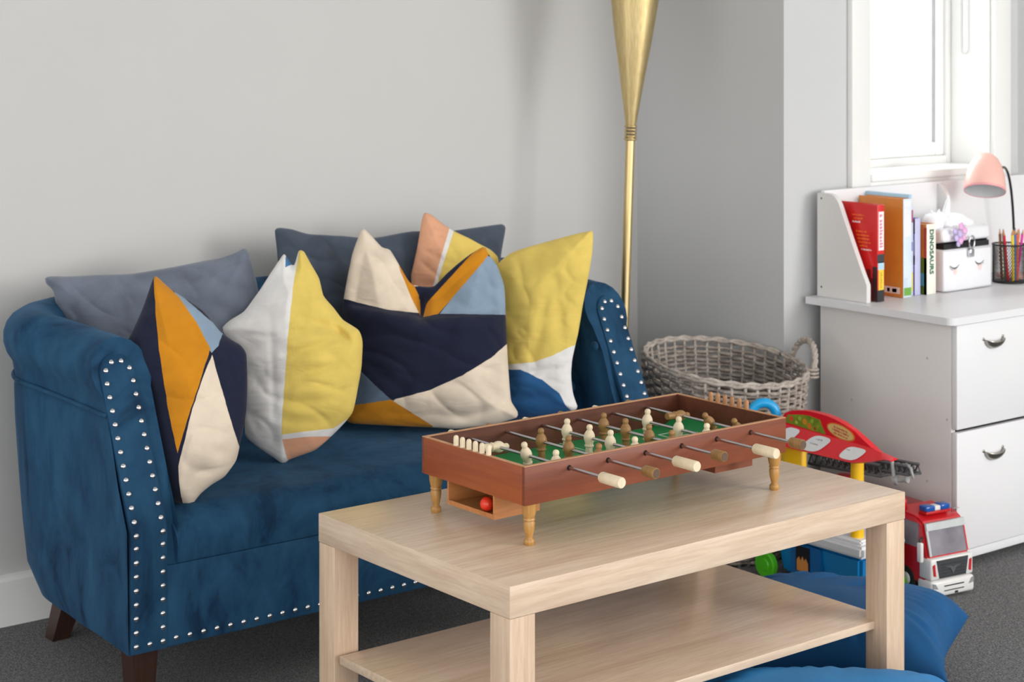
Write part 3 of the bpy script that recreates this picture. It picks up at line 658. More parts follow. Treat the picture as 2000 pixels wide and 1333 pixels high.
# ball trays under both ends
def tray(x0, x1, mat, sgn):
    y0, y1, z0, z1 = 2.412, 2.545, 0.480, 0.5195
    p = bx('ball_tray', x0, x1, y0, y1, z0, z0 + 0.004, mat, gm)
    bx('tray_side', x0, x1, y0, y0 + 0.004, z0 + 0.004, z1, mat, p)
    bx('tray_side', x0, x1, y1 - 0.004, y1, z0 + 0.004, z1, mat, p)
    xb = x1 if sgn > 0 else x0
    bx('tray_back', min(xb, xb - sgn * 0.004), max(xb, xb - sgn * 0.004), y0 + 0.004, y1 - 0.004, z0 + 0.004, z1, mat, p)
tray(GX0 + 0.002, GX0 + 0.10, M_traywood, 1)
bx('tray_lip', GX0 + 0.0015, GX0 + 0.004, 2.416, 2.541, 0.484, 0.488, M_traywood, gm)
tray(GX1 - 0.10, GX1 - 0.002, M_game, -1)
ball = MB(); bmesh.ops.create_uvsphere(ball.b, u_segments=32, v_segments=20, radius=0.0125)
ball = ball.build('ball', plain('glossy_red_plastic', (232, 58, 34), 0.25, var=0.02), None, True)
ball.location = (GX0 + 0.0165, 2.4505, 0.4967)
tag(ball, 'small glossy red ball sitting in the tray under the football game', 'ball')
# rods, handles and players
fig = [(0.0060, -0.034), (0.0068, -0.032), (0.0064, -0.020), (0.0062, -0.0165), (0.0076, -0.016), (0.0084, -0.0145), (0.0084, -0.0125), (0.0070, -0.0115), (0.0074, -0.009), (0.0096, -0.003), (0.0103, 0.001), (0.0096, 0.006), (0.0074, 0.0105), (0.0054, 0.013), (0.0046, 0.0142), (0.0052, 0.0158), (0.0058, 0.0185), (0.0052, 0.0215), (0.0034, 0.0235), (0.0006, 0.0243)]
fsrc = {}
for key, m in (('w', M_pale), ('b', M_brownfig)): fsrc[key] = None
FY = [[2.5225, 2.4422, 2.3623], [2.5073, 2.4312, 2.3537], [2.5392, 2.4765, 2.4197, 2.3538], [2.5359, 2.4751, 2.412, 2.352], [2.5112, 2.4269, 2.3537], [2.5134, 2.4335, 2.36]]
TILT = {(0, 0): 95, (0, 1): -14, (5, 0): 95, (5, 1): -38, (5, 2): -30, (4, 0): 4, (1, 2): 6, (2, 3): -4}
HEND = [(2.247, 2.196), (2.2373, 2.2074), (2.2544, 2.2), (2.2495, 2.2222), (2.2343, 2.182), (2.23, 2.2)]
ZR = 0.5695
M_hdark = plain('handle_end_grain', (98, 76, 58), 0.7)
for i in range(6):
    X = 1.963 + 0.0862 * i; white = i % 2 == 0; m = M_pale if white else M_brownfig
    h0, h1 = HEND[i]
    rod = MB().lathe([(0.0030, h0 - 0.004), (0.0030, 2.655 - 0.006 * (i % 3))], (X, 0, ZR), (0, 1, 0), 14).build('rod', M_steel, gm, True, auto=radians(40))
    rod_loc = rod
    L = h0 - h1; r = 0.0092
    MB().lathe([(r * 0.9, h1), (r, h1 + 0.0015), (r, h0 - 0.003), (r * 0.86, h0 - 0.0008), (r * 0.8, h0)], (X, 0, ZR), (0, 1, 0), 24).build('handle', m, rod, True, auto=radians(35))
    if not white: MB().lathe([(0.0075, h1 - 0.0004), (0.0075, h1 + 0.0002)], (X, 0, ZR), (0, 1, 0), 20).build('handle_end', M_hdark, rod, False)
    MB().lathe([(0.0055, 2.648), (0.0068, 2.650), (0.0068, 2.662), (0.004, 2.665)], (X, 0, ZR), (0, 1, 0), 18).build('end_stop', m, rod, True, auto=radians(35))
    MB().lathe([(0.0048, GY0 - 0.0006), (0.0048, GY0 + 0.0004)], (X, 0, ZR), (0, 1, 0), 18).build('rod_hole', plain('dark_hole', (30, 18, 14), 0.9), gm)
    for j, y in enumerate(FY[i]):
        k = 'w' if white else 'b'
        if fsrc[k] is None:
            fsrc[k] = MB().lathe(fig, n=20).build('player', m, rod, True, world=False, auto=radians(60)); o = fsrc[k]
        else: o = copy_part(fsrc[k]); o.parent = rod
        o.location = Vector((X, y, ZR)) ; o.rotation_euler = (0, radians(TILT.get((i, j), random.uniform(-3, 3))), 0)
# score pegs
for k in range(6):
    y = 2.523 - 0.0184 * k
    MB().lathe([(0.0047, 0.585), (0.0047, 0.597), (0.0041, 0.600), (0.0024, 0.602), (0.0003, 0.6026)], (GX0 + 0.0045, y, 0), n=14).build('score_peg', M_pale, gm, True, auto=radians(60))
    MB().lathe([(0.0046, 0.585), (0.0046, 0.597), (0.0040, 0.600), (0.0022, 0.602), (0.0003, 0.6026)], (GX1 - 0.0035, 2.521 - 0.019 * k, 0), n=14).build('score_peg', wood('tan_stained_peg', (190, 136, 92), (160, 108, 70), 'Z'), gm, True, auto=radians(60))
# ================================================================== WICKER BASKET
bk = root('wicker_basket', 'round grey wicker basket with loop handle between sofa and desk', 'basket', (3.25, 3.25, 0))
def wick(name, c, d):
    t = NT(name); co = t.coord('Object', (1, 1, 1)); f = t.noise(co, 45, 4, 0.7); t.base(t.ramp(f, [(0.3, rgb(d)), (0.7, rgb(c))])); t.set(rough=0.8, spec=0.2); t.bump(t.noise(co, 300, 2), 0.4, 0.001); return t.m
M_wick = wick('weathered_grey_willow', (186, 176, 166), (112, 102, 96))
M_wick2 = wick('pale_grey_willow', (202, 192, 182), (142, 132, 124))
RB, RT_, HB = 0.150, 0.203, 0.475
def bpt(th, k, off=0.0):
    r = RB + (RT_ - RB) * (k ** 0.75) + off
    x, y = r * cos(th) * 1.0, r * sin(th)
    # the rim is higher towards the wall and to the left, the basket leans a little
    tilt = 0.020 * (x * FW.x + y * FW.y) / RT_ - 0.020 * (x * RT.x + y * RT.y) / RT_
    return Vector((3.25 + x, 3.25 + y, HB * k + tilt * k))
NSt = 40
for grp, rows in (('weave', range(0, 44)),):
    b = MB()
    for k in rows:
        kk = 0.02 + 0.93 * k / 43; pts = []
        ph = k % 2
        for i in range(NSt * 4):
            th = 2 * pi * i / (NSt * 4)
            w_ = 0.0048 * cos(NSt / 2 * th + pi * ph) + 0.0015 * noise.noise(Vector((th * 6, k, 0)))
            p = bpt(th, kk + 0.004 * noise.noise(Vector((cos(th) * 3, sin(th) * 3, k * 2.7))), w_)
            pts.append(p)
        b.tube(pts, 0.0043 + 0.0006 * random.random(), 6, closed=True)
    stuff(b.build('weave', M_wick, bk, True))
b = MB()
for i in range(NSt):
    th = 2 * pi * (i + 0.5) / NSt
    b.tube([bpt(th + 0.02 * noise.noise(Vector((i, k * .3, 0))), k / 12, 0.0) for k in range(0, 13)], 0.0045, 6)
stuff(b.build('stake', M_wick2, bk, True))
b = MB()
for j, (off, dz) in enumerate(((0.004, 0.0), (-0.005, 0.003), (0.0, 0.008))):
    pts = []
    for i in range(160):
        th = 2 * pi * i / 160
        p = bpt(th, 0.985, off * 0.8 + 0.002 * cos(26 * th + j * 2.1)) + Vector((0, 0, dz * 0.8 + 0.002 * sin(26 * th + j * 2.1)))
        pts.append(p)
    b.tube(pts, 0.0046, 8, closed=True)
b.build('rim', M_wick2, bk, True)
def bhandle(th0):
    hb = MB(); c = bpt(th0, 0.95, 0.008); tdir = Vector((-sin(th0), cos(th0), 0)); odir = Vector((cos(th0), sin(th0), 0)) * 0.25
    for st in range(3):
        pts = []
        for i in range(41):
            a = pi * i / 40; u = cos(a); v = sin(a)
            base = c + tdir * (0.068 * u) + (Vector((0, 0, 1)) + odir) * (0.075 * v ** 0.8)
            tw = 9 * a + st * 2 * pi / 3
            base += odir * 4 * 0.004 * cos(tw) + Vector((0, 0, 0.004 * sin(tw)))
            pts.append(base)
        hb.tube(pts, 0.0052, 7)
    for s_ in (-1, 1):
        for q in range(3):
            ctr = c + tdir * (0.068 * s_) + Vector((0, 0, -0.004 + q * 0.009))
            hb.tube([ctr + Vector((0.0125 * cos(2 * pi * i / 16), 0.0125 * sin(2 * pi * i / 16), 0)) for i in range(16)], 0.0035, 6, closed=True)
    hb.build('handle', M_wick2, bk, True)
bhandle(radians(-22))
stuff(MB().lathe([(RB - 0.003, 0.004), (RB - 0.003, 0.012)], (3.25, 3.25, 0), n=40).build('basket_bottom', M_wick, bk))

# ================================================================== DESK
DX0, DX1, DY0, DY1, DZ = 3.53, 4.62, 2.765, 3.236, 0.61
dk = root('desk', 'white laminate desk with two deep drawers standing under the window', 'desk', ((DX0 + DX1) / 2, (DY0 + DY1) / 2, 0))
b = MB(); rr = 0.022; poly = []
for (cx, cy, a0) in ((DX0 + rr, DY0 + rr, 180), (DX1 - rr, DY0 + rr, 270)):
    for i in range(7): poly.append((cx + rr * cos(radians(a0 + 15 * i)), cy + rr * sin(radians(a0 + 15 * i))))
poly += [(DX1, DY1), (DX0, DY1)]
b.prism(poly, lambda u, v, d: (u, v, d), DZ - 0.018, DZ).build('desktop', M_lam, dk)
sx = DX0 + 0.024; fy = DY0 + 0.022
bx('side_panel', sx, sx + 0.016, fy + 0.001, DY1 - 0.03, 0.028, DZ - 0.0185, M_lamside, dk, 0.0008)
bx('side_panel', sx + 0.42, sx + 0.436, fy + 0.02, DY1 - 0.03, 0.028, DZ - 0.0185, M_lamside, dk)
bx('back_panel', sx + 0.017, DX1 - 0.03, DY1 - 0.046, DY1 - 0.031, 0.25, DZ - 0.0185, M_lamside, dk)
bx('bottom_panel', sx + 0.016, sx + 0.42, fy + 0.02, DY1 - 0.047, 0.030, 0.045, M_lamside, dk)
bx('side_panel', DX1 - 0.045, DX1 - 0.03, fy + 0.02, DY1 - 0.047, 0.0, DZ - 0.0185, M_lamside, dk)
def cup_pull(x, z, y, par):
    m = MB(); vs = []; n = 20; k = 8; W = 0.035; Hh = 0.025; dpt = 0.020
    grid = [[m.b.verts.new((x + W * cos(pi * i / n) * (1 - 0.0 * j), y - dpt * sin(pi / 2 * (1 - j / k)) * sin(pi * i / n) ** 0.5 * 1.0 - 0.0005, z + Hh * 0.45 - Hh * sin(pi * i / n) * (0.15 + 0.85 * sin(pi / 2 * j / k)))) for j in range(k + 1)] for i in range(n + 1)]
    for i in range(n):
        for j in range(k): m.b.faces.new((grid[i][j], grid[i + 1][j], grid[i + 1][j + 1], grid[i][j + 1]))
    o = m.build('cup_handle', M_handle, par, True)
    so = o.modifiers.new('thick', 'SOLIDIFY'); so.thickness = 0.0015
    for s_ in (-1, 1):
        MB().lathe([(0.0042, 0), (0.0042, 0.001), (0.002, 0.002)], (x + s_ * (W + 0.003), y, z + Hh * 0.5), (0, -1, 0), 12).build('handle_tab', M_handle, o, True)
zs = [(0.045, 0.331), (0.339, DZ - 0.020)]
for (z0, z1) in zs:
    d = bx('drawer', sx + 0.0005, sx + 0.4355, fy - 0.0165, fy, z0, z1, M_lam, dk, 0.0012)
    cup_pull(3.694, {0.045: 0.262, 0.339: 0.535}[z0], fy - 0.0165, d)
    for q in (z0 + 0.02,):
        MB().lathe([(0.0025, 0), (0.0015, 0.0006)], (sx + 0.008, fy - 0.0165, q), (0, -1, 0), 10).build('screw_cap', M_lamside, d)
bx('toe_board', sx + 0.0005, sx + 0.4355, fy - 0.012, fy + 0.004, 0.022, 0.0425, M_lam, dk, 0.001)
for (x, y) in ((sx + 0.19, fy + 0.05), (sx + 0.19, DY1 - 0.1), (sx + 0.03, DY1 - 0.1)):
    bx('foot', x - 0.02, x + 0.045, y - 0.01, y + 0.01, 0, 0.0295, M_lamside, dk)
for (y, z) in ((2.86, 0.50), (3.02, 0.20), (2.86, 0.20), (3.10, 0.36), (2.80, 0.36)):
    MB().lathe([(0.0035, 0), (0.003, 0.0008), (0.001, 0.001)], (sx, y, z), (-1, 0, 0), 10).build('screw_cap', plain('cam_cover', (190, 187, 184), 0.5), dk)

# ---- hutch standing on the desk (side cheek, back board, shelf cheek)
hu = root('desk_hutch', 'low white organiser with slanted side standing at the back of the desk', 'organiser', (4.05, 3.2, DZ))
def cheek(x0, x1, y_bot, nm='side_cheek', ytop=3.165):
    z1 = 0.878
    pts = [(3.224, DZ + 0.0005), (y_bot, DZ + 0.0005), (y_bot, DZ + 0.045)]
    # straight slanting edge with rounded top corner
    a = Vector((y_bot, DZ + 0.045)); c = Vector((ytop, z1))
    pts += [(y_bot + (ytop - 0.020 - y_bot) * k, DZ + 0.045 + (z1 - 0.035 - DZ - 0.045) * k ** 1.05) for k in (0.2, 0.4, 0.6, 0.8, 1.0)]
    for i in range(1, 7):
        t = i / 6; p0 = Vector((ytop - 0.020, z1 - 0.035)); p1 = Vector((ytop - 0.006, z1)); p2 = Vector((ytop + 0.02, z1))
        q = p0 * (1 - t) ** 2 + p1 * 2 * t * (1 - t) + p2 * t * t; pts.append((q.x, q.y))
    pts += [(3.224, z1)]
    return MB().prism(pts, lambda u, v, d: (d, u, v), x0, x1).build(nm, M_lamside, hu)
sc_ = cheek(3.562, 3.577, 3.058)
cheek(4.035, 4.050, 3.176, ytop=3.200)
cheek(4.58, 4.595, 3.058)
bx('back_board', 3.577, 4.58, 3.212, 3.224, DZ + 0.0005, 0.884, M_lam, hu, 0.001)
MB().lathe([(0.003, 0), (0.002, 0.0006)], (3.562, 3.21, 0.865), (-1, 0, 0), 10).build('screw_cap', plain('dark_screw', (90, 88, 86), 0.5), hu)
MB().lathe([(0.003, 0), (0.002, 0.0006)], (3.562, 3.21, 0.635), (-1, 0, 0), 10).build('screw_cap', plain('dark_screw', (90, 88, 86), 0.5), hu)

# ---- books
M_page = plain('book_pages', (240, 236, 226), 0.8, scale=200)
def book(label, x0, x1, y0, depth, h, cov, bands=(), lean=0.0, spinecol=None, name='book'):
    """spine faces -Y at y0; covers face -X and +X"""
    r = root(name, label, 'book', ((x0 + x1) / 2, y0 + depth / 2, DZ), 'books on the desk')
    z0 = DZ + 0.0006; t = 0.0018
    m = plain('cover_%d_%d_%d' % cov, cov, 0.35, var=0.04, coat=0.3)
    ms = plain('spine_%d_%d_%d' % spinecol, spinecol, 0.35, var=0.03, coat=0.3) if spinecol else m
    bx('front_cover', x0, x0 + t, y0 + t, y0 + depth, z0, z0 + h, m, r, 0.0004)
    bx('back_cover', x1 - t, x1, y0 + t, y0 + depth, z0, z0 + h, m, r, 0.0004)
    bx('spine', x0, x1, y0, y0 + t, z0, z0 + h, ms, r, 0.0004)
    bx('pages', x0 + t, x1 - t, y0 + t + 0.0002, y0 + depth - 0.004, z0 + 0.003, z0 + h - 0.004, M_page, r)
    for (face, a0, a1, b0, b1, c) in bands:
        mm = plain('print_%d_%d_%d' % c, c, 0.4)
        if face == 'S': bx('spine_print', x0 + (x1 - x0) * a0, x0 + (x1 - x0) * a1, y0 - 0.0003, y0, z0 + h * b0, z0 + h * b1, mm, r)
        else: bx('cover_print', x0 - 0.0003, x0, y0 + depth * a0, y0 + depth * a1, z0 + h * b0, z0 + h * b1, mm, r)
    return r
# red tall book, nearest the slanted cheek
b1 = book('tall red book with white and yellow spine panels, first beside the slanted cheek', 3.596, 3.622, 3.052, 0.155, 0.246, (214, 22, 22), spinecol=(214, 22, 22), bands=[
    ('S', 0.18, 0.95, 0.53, 0.93, (244, 236, 238)), ('S', 0.0, 1, 0.40, 0.49, (52, 54, 60)), ('S', 0.1, 1, 0.33, 0.41, (176, 208, 224)), ('S', 0.18, 0.95, 0.12, 0.33, (240, 200, 60)), ('S', 0, 1, 0.0, 0.12, (42, 42, 44)),
    ('C', 0.0, 0.10, 0.0, 0.36, (60, 30, 32)), ('C', 0.10, 0.32, 0.0, 0.24, (120, 14, 20)), ('C', 0.14, 0.22, 0.24, 0.33, (120, 14, 20))])
print_row('spine_print_row', (3.6107, 3.0515, 0.79), (0, 0, -1), (1, 0, 0), 0.085, 0.012, plain('pink_print', (226, 130, 146), 0.4), b1)
M_oprint = plain('orange_print', (244, 130, 40), 0.4); M_wprint = plain('white_print', (250, 240, 236), 0.4)
for k, (z, wd, yc, mm) in enumerate([(0.828, 0.05, 3.135, M_oprint), (0.819, 0.035, 3.135, M_oprint), (0.810, 0.035, 3.14, M_wprint), (0.786, 0.045, 3.125, M_oprint), (0.777, 0.05, 3.12, M_oprint), (0.768, 0.05, 3.118, M_oprint), (0.759, 0.05, 3.114, M_oprint), (0.750, 0.03, 3.118, M_oprint), (0.741, 0.04, 3.108, M_wprint)]):
    print_row('blurb_line', (3.5957, yc - 0.02, z), (0, -1, 0), (0, 0, 1), wd * 0.8, 0.0048, mm, b1)
print_row('spine_print_row', (3.6107, 3.0515, 0.665), (0, 0, -1), (1, 0, 0), 0.040, 0.007, plain('ochre_print', (190, 140, 40), 0.4), b1)
b3 = book('thick orange backed book with white and pale blue spine, middle of the row', 3.703, 3.735, 3.056, 0.150, 0.255, (212, 134, 46), spinecol=(214, 228, 240), bands=[
    ('S', 0.1, 0.9, 0.62, 0.98, (232, 234, 240)), ('S', 0.05, 0.95, 0.02, 0.10, (110, 170, 70)), ('S', 0.1, 0.5, 0.10, 0.2, (200, 214, 230)),
    ('C', 0.08, 0.72, 0.035, 0.10, (238, 226, 214)), ('C', 0.15, 0.25, 0.045, 0.085, (70, 60, 60)), ('C', 0.3, 0.36, 0.045, 0.085, (70, 60, 60)), ('C', 0.42, 0.55, 0.045, 0.085, (90, 80, 76))])
b3b = book('thin lilac book with a pink top on its spine, beside the purple blue one', 3.749, 3.761, 3.072, 0.115, 0.232, (200, 208, 236), spinecol=(214, 214, 240), bands=[
    ('S', 0.1, 0.9, 0.82, 0.96, (168, 40, 92)), ('S', 0.1, 0.9, 0.05, 0.26, (232, 214, 90)), ('S', 0.2, 0.8, 0.5, 0.6, (110, 110, 190))])
b4 = book('purple blue picture book with grey animal on the back cover', 3.763, 3.785, 3.068, 0.125, 0.200, (86, 88, 168), spinecol=(196, 196, 230), bands=[
    ('C', 0.0, 0.4, 0.80, 0.99, (40, 40, 52)), ('C', 0.0, 0.62, 0.42, 0.72, (150, 154, 176)), ('C', 0.0, 0.35, 0.40, 0.52, (58, 58, 74)), ('C', 0.1, 0.75, 0.03, 0.15, (220, 220, 232)), ('C', 0.4, 0.7, 0.86, 0.93, (128, 132, 200))])
b5 = book('white spined dinosaur book with orange and green cover beside the vanity case', 3.796, 3.833, 3.056, 0.115, 0.184, (206, 120, 40), spinecol=(240, 238, 226), bands=[
    ('C', 0.0, 1.0, 0.30, 0.52, (112, 132, 40)), ('C', 0.0, 1.0, 0.12, 0.30, (96, 164, 178)), ('C', 0.0, 1.0, 0.0, 0.12, (90, 120, 40)), ('C', 0.2, 0.6, 0.02, 0.2, (214, 216, 190)), ('C', 0.3, 0.6, 0.55, 0.75, (130, 110, 30)), ('C', 0.0, 0.08, 0.0, 0.95, (180, 60, 40))])
text_mesh('spine_title', 'DINOSAURS', 0.0215, (3.8145, 3.0554, 0.722), (0, 0, -1), (1, 0, 0), plain('green_print', (24, 96, 72), 0.4), b5, bold=0.0007)
b6 = book('tall pale blue book just right of the thick orange one', 3.7365, 3.7475, 3.066, 0.145, 0.264, (168, 200, 222), name='book')

# ---- vanity case with closed eyelashes
vx0, vx1, vy0, vy1 = 3.862, 4.065, 3.052, 3.165
vc = root('vanity_case', 'white vanity case with two printed sleeping eyelashes and open lid on desk', 'case', ((vx0 + vx1) / 2, (vy0 + vy1) / 2, DZ))
M_case = plain('white_leatherette', (232, 232, 236), 0.3, var=0.02, coat=0.3); M_blk = plain('black_lining', (22, 22, 24), 0.7); M_chr = plain('chrome_hardware', (200, 200, 204), 0.15, 1.0)
bx('case_body', vx0, vx1, vy0, vy1, DZ + 0.001, DZ + 0.112, M_case, vc, 0.006)
bx('case_lining', vx0 + 0.006, vx1 - 0.006, vy0 + 0.006, vy1 - 0.004, DZ + 0.110, DZ + 0.126, M_blk, vc)
# lid, open a little, hinged at the back
Ml = Matrix.Translation((0, vy1, DZ + 0.114)) @ Matrix.Rotation(radians(-9), 4, 'X') @ Matrix.Translation((0, -vy1, -(DZ + 0.114)))
b = MB(); b.box(vx0, vx1, vy0, vy1, DZ + 0.114, DZ + 0.152, 0.010, 3, Ml); lid = b.build('lid', M_case, vc, True, auto=radians(50))
for z in (DZ + 0.004, DZ + 0.108): MB().tube([(vx0 + 0.004, vy0 - 0.0005, z), (vx1 - 0.004, vy0 - 0.0005, z)], 0.0014, 6).build('edge_piping', M_case, vc, True)
def lash(cx, cz):
    b = MB(); pts = []
    for i in range(15):
        u = -1 + 2 * i / 14; pts.append((cx + 0.019 * u, vy0 - 0.0006, cz + 0.008 * u * u))
    b.tube(pts, [0.0004 + 0.0010 * (1 - abs(-1 + 2 * i / 14)) for i in range(15)], 5)
    for u, l in ((-0.95, 0.006), (-0.75, 0.007), (-0.5, 0.008), (-0.25, 0.007), (0.05, 0.006), (0.35, 0.006), (0.65, 0.006)):
        x = cx + 0.019 * u; z = cz + 0.008 * u * u
        sgn = -1 if cx < 3.96 else 1
        b.tube([(x, vy0 - 0.0006, z), (x + sgn * 0.003, vy0 - 0.0006, z - l * 0.55), (x + sgn * 0.0045, vy0 - 0.0006, z - l)], [0.0007, 0.0005, 0.0002], 5)
    b.build('eyelash_print', M_blk, vc)
    MB().lathe([(0.008, 0), (0.008, 0.0003)], (cx + 0.002, vy0 - 0.0002, cz - 0.010), (0, -1, 0), 20).build('blush_print', plain('pale_pink_blush', (244, 208, 204), 0.6), vc)
lash(3.905, DZ + 0.062); lash(4.010, DZ + 0.066)
hb = MB()
hb.tube([(3.965 + 0.011 * cos(2 * pi * i / 24), vy0 - 0.010, DZ + 0.128 + 0.016 * sin(2 * pi * i / 24)) for i in range(24)], 0.0024, 8, closed=True)
hb.build('latch_ring', M_chr, vc, True)
bx('latch', 3.957, 3.975, vy0 - 0.012, vy0, DZ + 0.088, DZ + 0.110, M_chr, vc, 0.003)
bx('hinge_bracket', vx1 - 0.001, vx1 + 0.006, vy0 + 0.02, vy0 + 0.05, DZ + 0.118, DZ + 0.134, plain('dark_bracket', (60, 62, 66), 0.4, 0.5), vc, 0.001)

# ---- white plush unicorn lying on the lid
un = root('plush_toy', 'white fluffy unicorn toy with a horn and pink mane lying on the vanity case', 'soft toy', (3.95, 3.11, DZ + 0.165))
M_fur = plain('white_plush', (244, 244, 246), 0.95, var=0.03, scale=60, bump=0.6)
def blob(name, parts, m, par, sub=3, amp=0.003):
    b = MB()
    for (c, r) in parts:
        g = bmesh.ops.create_icosphere(b.b, subdivisions=sub, radius=1)['verts']
        for v in g:
            n_ = noise.noise(v.co * 4 + Vector(c) * 30) * amp
            v.co = Vector(c) + Vector((v.co.x * (r[0] + n_), v.co.y * (r[1] + n_), v.co.z * (r[2] + n_)))
    return b.build(name, m, par, True, fix=False)
body = blob('body', [((3.985, 3.12, 0.785), (0.050, 0.035, 0.023)), ((4.02, 3.115, 0.778), (0.030, 0.03, 0.016)), ((3.935, 3.115, 0.788), (0.030, 0.03, 0.026))], M_fur, un)
head = blob('head', [((3.887, 3.108, 0.789), (0.031, 0.028, 0.027)), ((3.868, 3.098, 0.776), (0.017, 0.017, 0.015)), ((3.905, 3.10, 0.80), (0.02, 0.02, 0.016))], M_fur, un)
MB().lathe([(0.0115, 0), (0.0105, 0.012), (0.0085, 0.026), (0.006, 0.042), (0.002, 0.056), (0.0005, 0.058)], (3.928, 3.10, 0.803), (0.25, 0, 1), 16).build('horn', M_fur, head, True)
for dx in (-0.012, 0.012): MB().lathe([(0.006, 0), (0.005, 0.008), (0.001, 0.016)], (3.898 + dx, 3.11, 0.808), (dx * 30, 0, 1), 10).build('ear', M_fur, head, True)
M_pk = plain('pink_glitter_fabric', (226, 172, 214), 0.4, var=0.15, scale=120); M_lil = plain('lilac_glitter_fabric', (196, 180, 226), 0.4, var=0.15, scale=120)
for (x, z, r, m) in ((3.921, 0.782, 0.012, M_pk), (3.935, 0.770, 0.011, M_pk), (3.915, 0.762, 0.011, M_lil), (3.901, 0.752, 0.010, M_lil), (3.918, 0.745, 0.011, M_pk), (3.932, 0.752, 0.009, M_pk), (3.895, 0.770, 0.009, M_lil), (3.908, 0.736, 0.008, M_lil)):
    b = MB(); pts = []
    b.lathe([(r, -0.001), (r * 0.95, 0.0018), (r * 0.3, 0.003), (0.0005, 0.0015)], (x, 3.042, z), (0, -1, 0.1), 5); b.build('petal', m, head, True)
for x in (3.872, 3.888): blob('mane_tuft', [((x, 3.088, 0.762), (0.006, 0.006, 0.016))], M_lil, head, 2, 0.002)

# ---- pencil cup and pencils
cp = root('pencil_cup', 'black wire mesh pencil cup at the right end of desk', 'pencil cup', (4.170, 3.075, DZ))
M_wire = plain('black_wire', (20, 20, 22), 0.45, 0.3)
cb = MB(); cr = 0.044; chh = 0.104
nw = 44
for i in range(nw):
    for sg in (-1, 1):
        pts = [(4.17 + cr * cos(2 * pi * (i + sg * k * 1.6) / nw), 3.075 + cr * sin(2 * pi * (i + sg * k * 1.6) / nw), DZ + 0.004 + (chh - 0.006) * k / 6) for k in range(7)]
        cb.tube(pts, 0.00055, 4)
stuff(cb.build('wire_mesh', M_wire, cp))
MB().tube([(4.17 + cr * cos(2 * pi * i / 48), 3.075 + cr * sin(2 * pi * i / 48), DZ + chh) for i in range(48)], 0.0022, 8, closed=True).build('rim', M_wire, cp, True)
MB().lathe([(cr + 0.001, 0.0005), (cr + 0.001, 0.005)], (4.17, 3.075, DZ), n=40).build('cup_base', M_wire, cp, True, auto=radians(40))
PC = [('crimson', (200, 24, 60), -0.024, -0.012, -0.020, 0.0), ('yellow', (240, 208, 30), -0.016, -0.026, -0.004, 0.0), ('blue', (60, 118, 190), -0.004, -0.024, 0.0, 0.0), ('orange', (238, 110, 50), 0.006, -0.025, 0.004, 0.0),
      ('magenta', (232, 60, 170), 0.012, -0.02, 0.034, 0.004), ('dark grey', (52, 50, 56), 0.010, -0.008, 0.004, 0.01), ('black', (26, 26, 28), 0.022, 0.0, 0.012, 0.0), ('green', (70, 140, 60), -0.012, 0.004, -0.008, 0.01), ('pink', (226, 70, 130), 0.018, -0.006, 0.030, 0.01), ('brown', (120, 76, 44), -0.024, 0.010, -0.006, 0.01)]
for nm_, c, dx, dy, tx, ty in PC:
    base = Vector((4.17 + dx * 0.8, 3.075 + dy * 0.9, DZ + 0.0065)); d = Vector((tx, ty * 0.3, 0.150)).normalized()
    art = 'an' if nm_[0] in 'aeiou' else 'a'
    p = root('pencil', '%s coloured pencil standing in the black mesh cup on the desk' % nm_, 'pencil', base, 'coloured pencils in the mesh cup')
    m = plain('pencil_' + nm_.replace(' ', '_'), c, 0.35)
    MB().lathe([(0.0038, 0.0), (0.0038, 0.126)], base, d, 6).build('barrel', m, p)
    MB().lathe([(0.0037, 0.126), (0.0014, 0.137)], base, d, 8).build('sharpened_wood', M_rawedge, p, True)
    MB().lathe([(0.0014, 0.137), (0.0003, 0.141)], base, d, 8).build('point', m, p, True)

# ---- desk lamp
dl = root('desk_lamp', 'small desk lamp with a pale pink bell shade and gooseneck on the desk', 'desk lamp', (4.26, 3.12, DZ))
dl.location = (4.275, 3.135, DZ)
M_pink = plain('pale_pink_enamel', (238, 186, 174), 0.38, var=0.01); M_pink2 = plain('shade_lining', (214, 214, 216), 0.5); M_pkrim = plain('pink_rim', (232, 160, 164), 0.4)
M_neck = plain('dark_gooseneck', (46, 46, 50), 0.35, 0.7)
bl = (4.275, 3.135, DZ)
MB().lathe([(0.048, 0), (0.048, 0.006), (0.044, 0.010), (0.006, 0.013)], bl, n=40).build('lamp_base', M_pink, dl, True, auto=radians(40))
c0 = Vector((4.076, 3.084, 0.864)); axs = Vector((-0.12, -0.05, 1)).normalized(); axs = (RT * 0.14 + FW * 0.42 + Vector((0, 0, 1))).normalized()
apex = c0 + axs * 0.100
nk = []
A_, B_, C_, D_ = Vector((4.275, 3.135, DZ + 0.012)), Vector((4.285, 3.14, DZ + 0.20)), Vector((4.25, 3.13, 0.95)), c0 + axs * 0.062 + RT * 0.040
for i in range(41):
    t = i / 40; nk.append(A_ * (1 - t) ** 3 + B_ * 3 * t * (1 - t) ** 2 + C_ * 3 * t * t * (1 - t) + D_ * t ** 3)
MB().tube(nk, 0.0036, 10).build('gooseneck', M_neck, dl, True)
pr_ = [(0.0555, 0.0), (0.056, 0.006), (0.0545, 0.026), (0.0505, 0.050), (0.043, 0.074), (0.033, 0.092), (0.020, 0.104), (0.008, 0.109), (0.0005, 0.110)]
sh = MB().lathe(pr_, c0, axs, 64, cap=False).build('lamp_shade', M_pink, dl, True)
MB().lathe([(r - 0.0015, z + 0.001) for r, z in pr_[:-1]] + [(0.0005, 0.108)], c0, axs, 64, cap=False).build('shade_inside', M_pink2, sh, True)
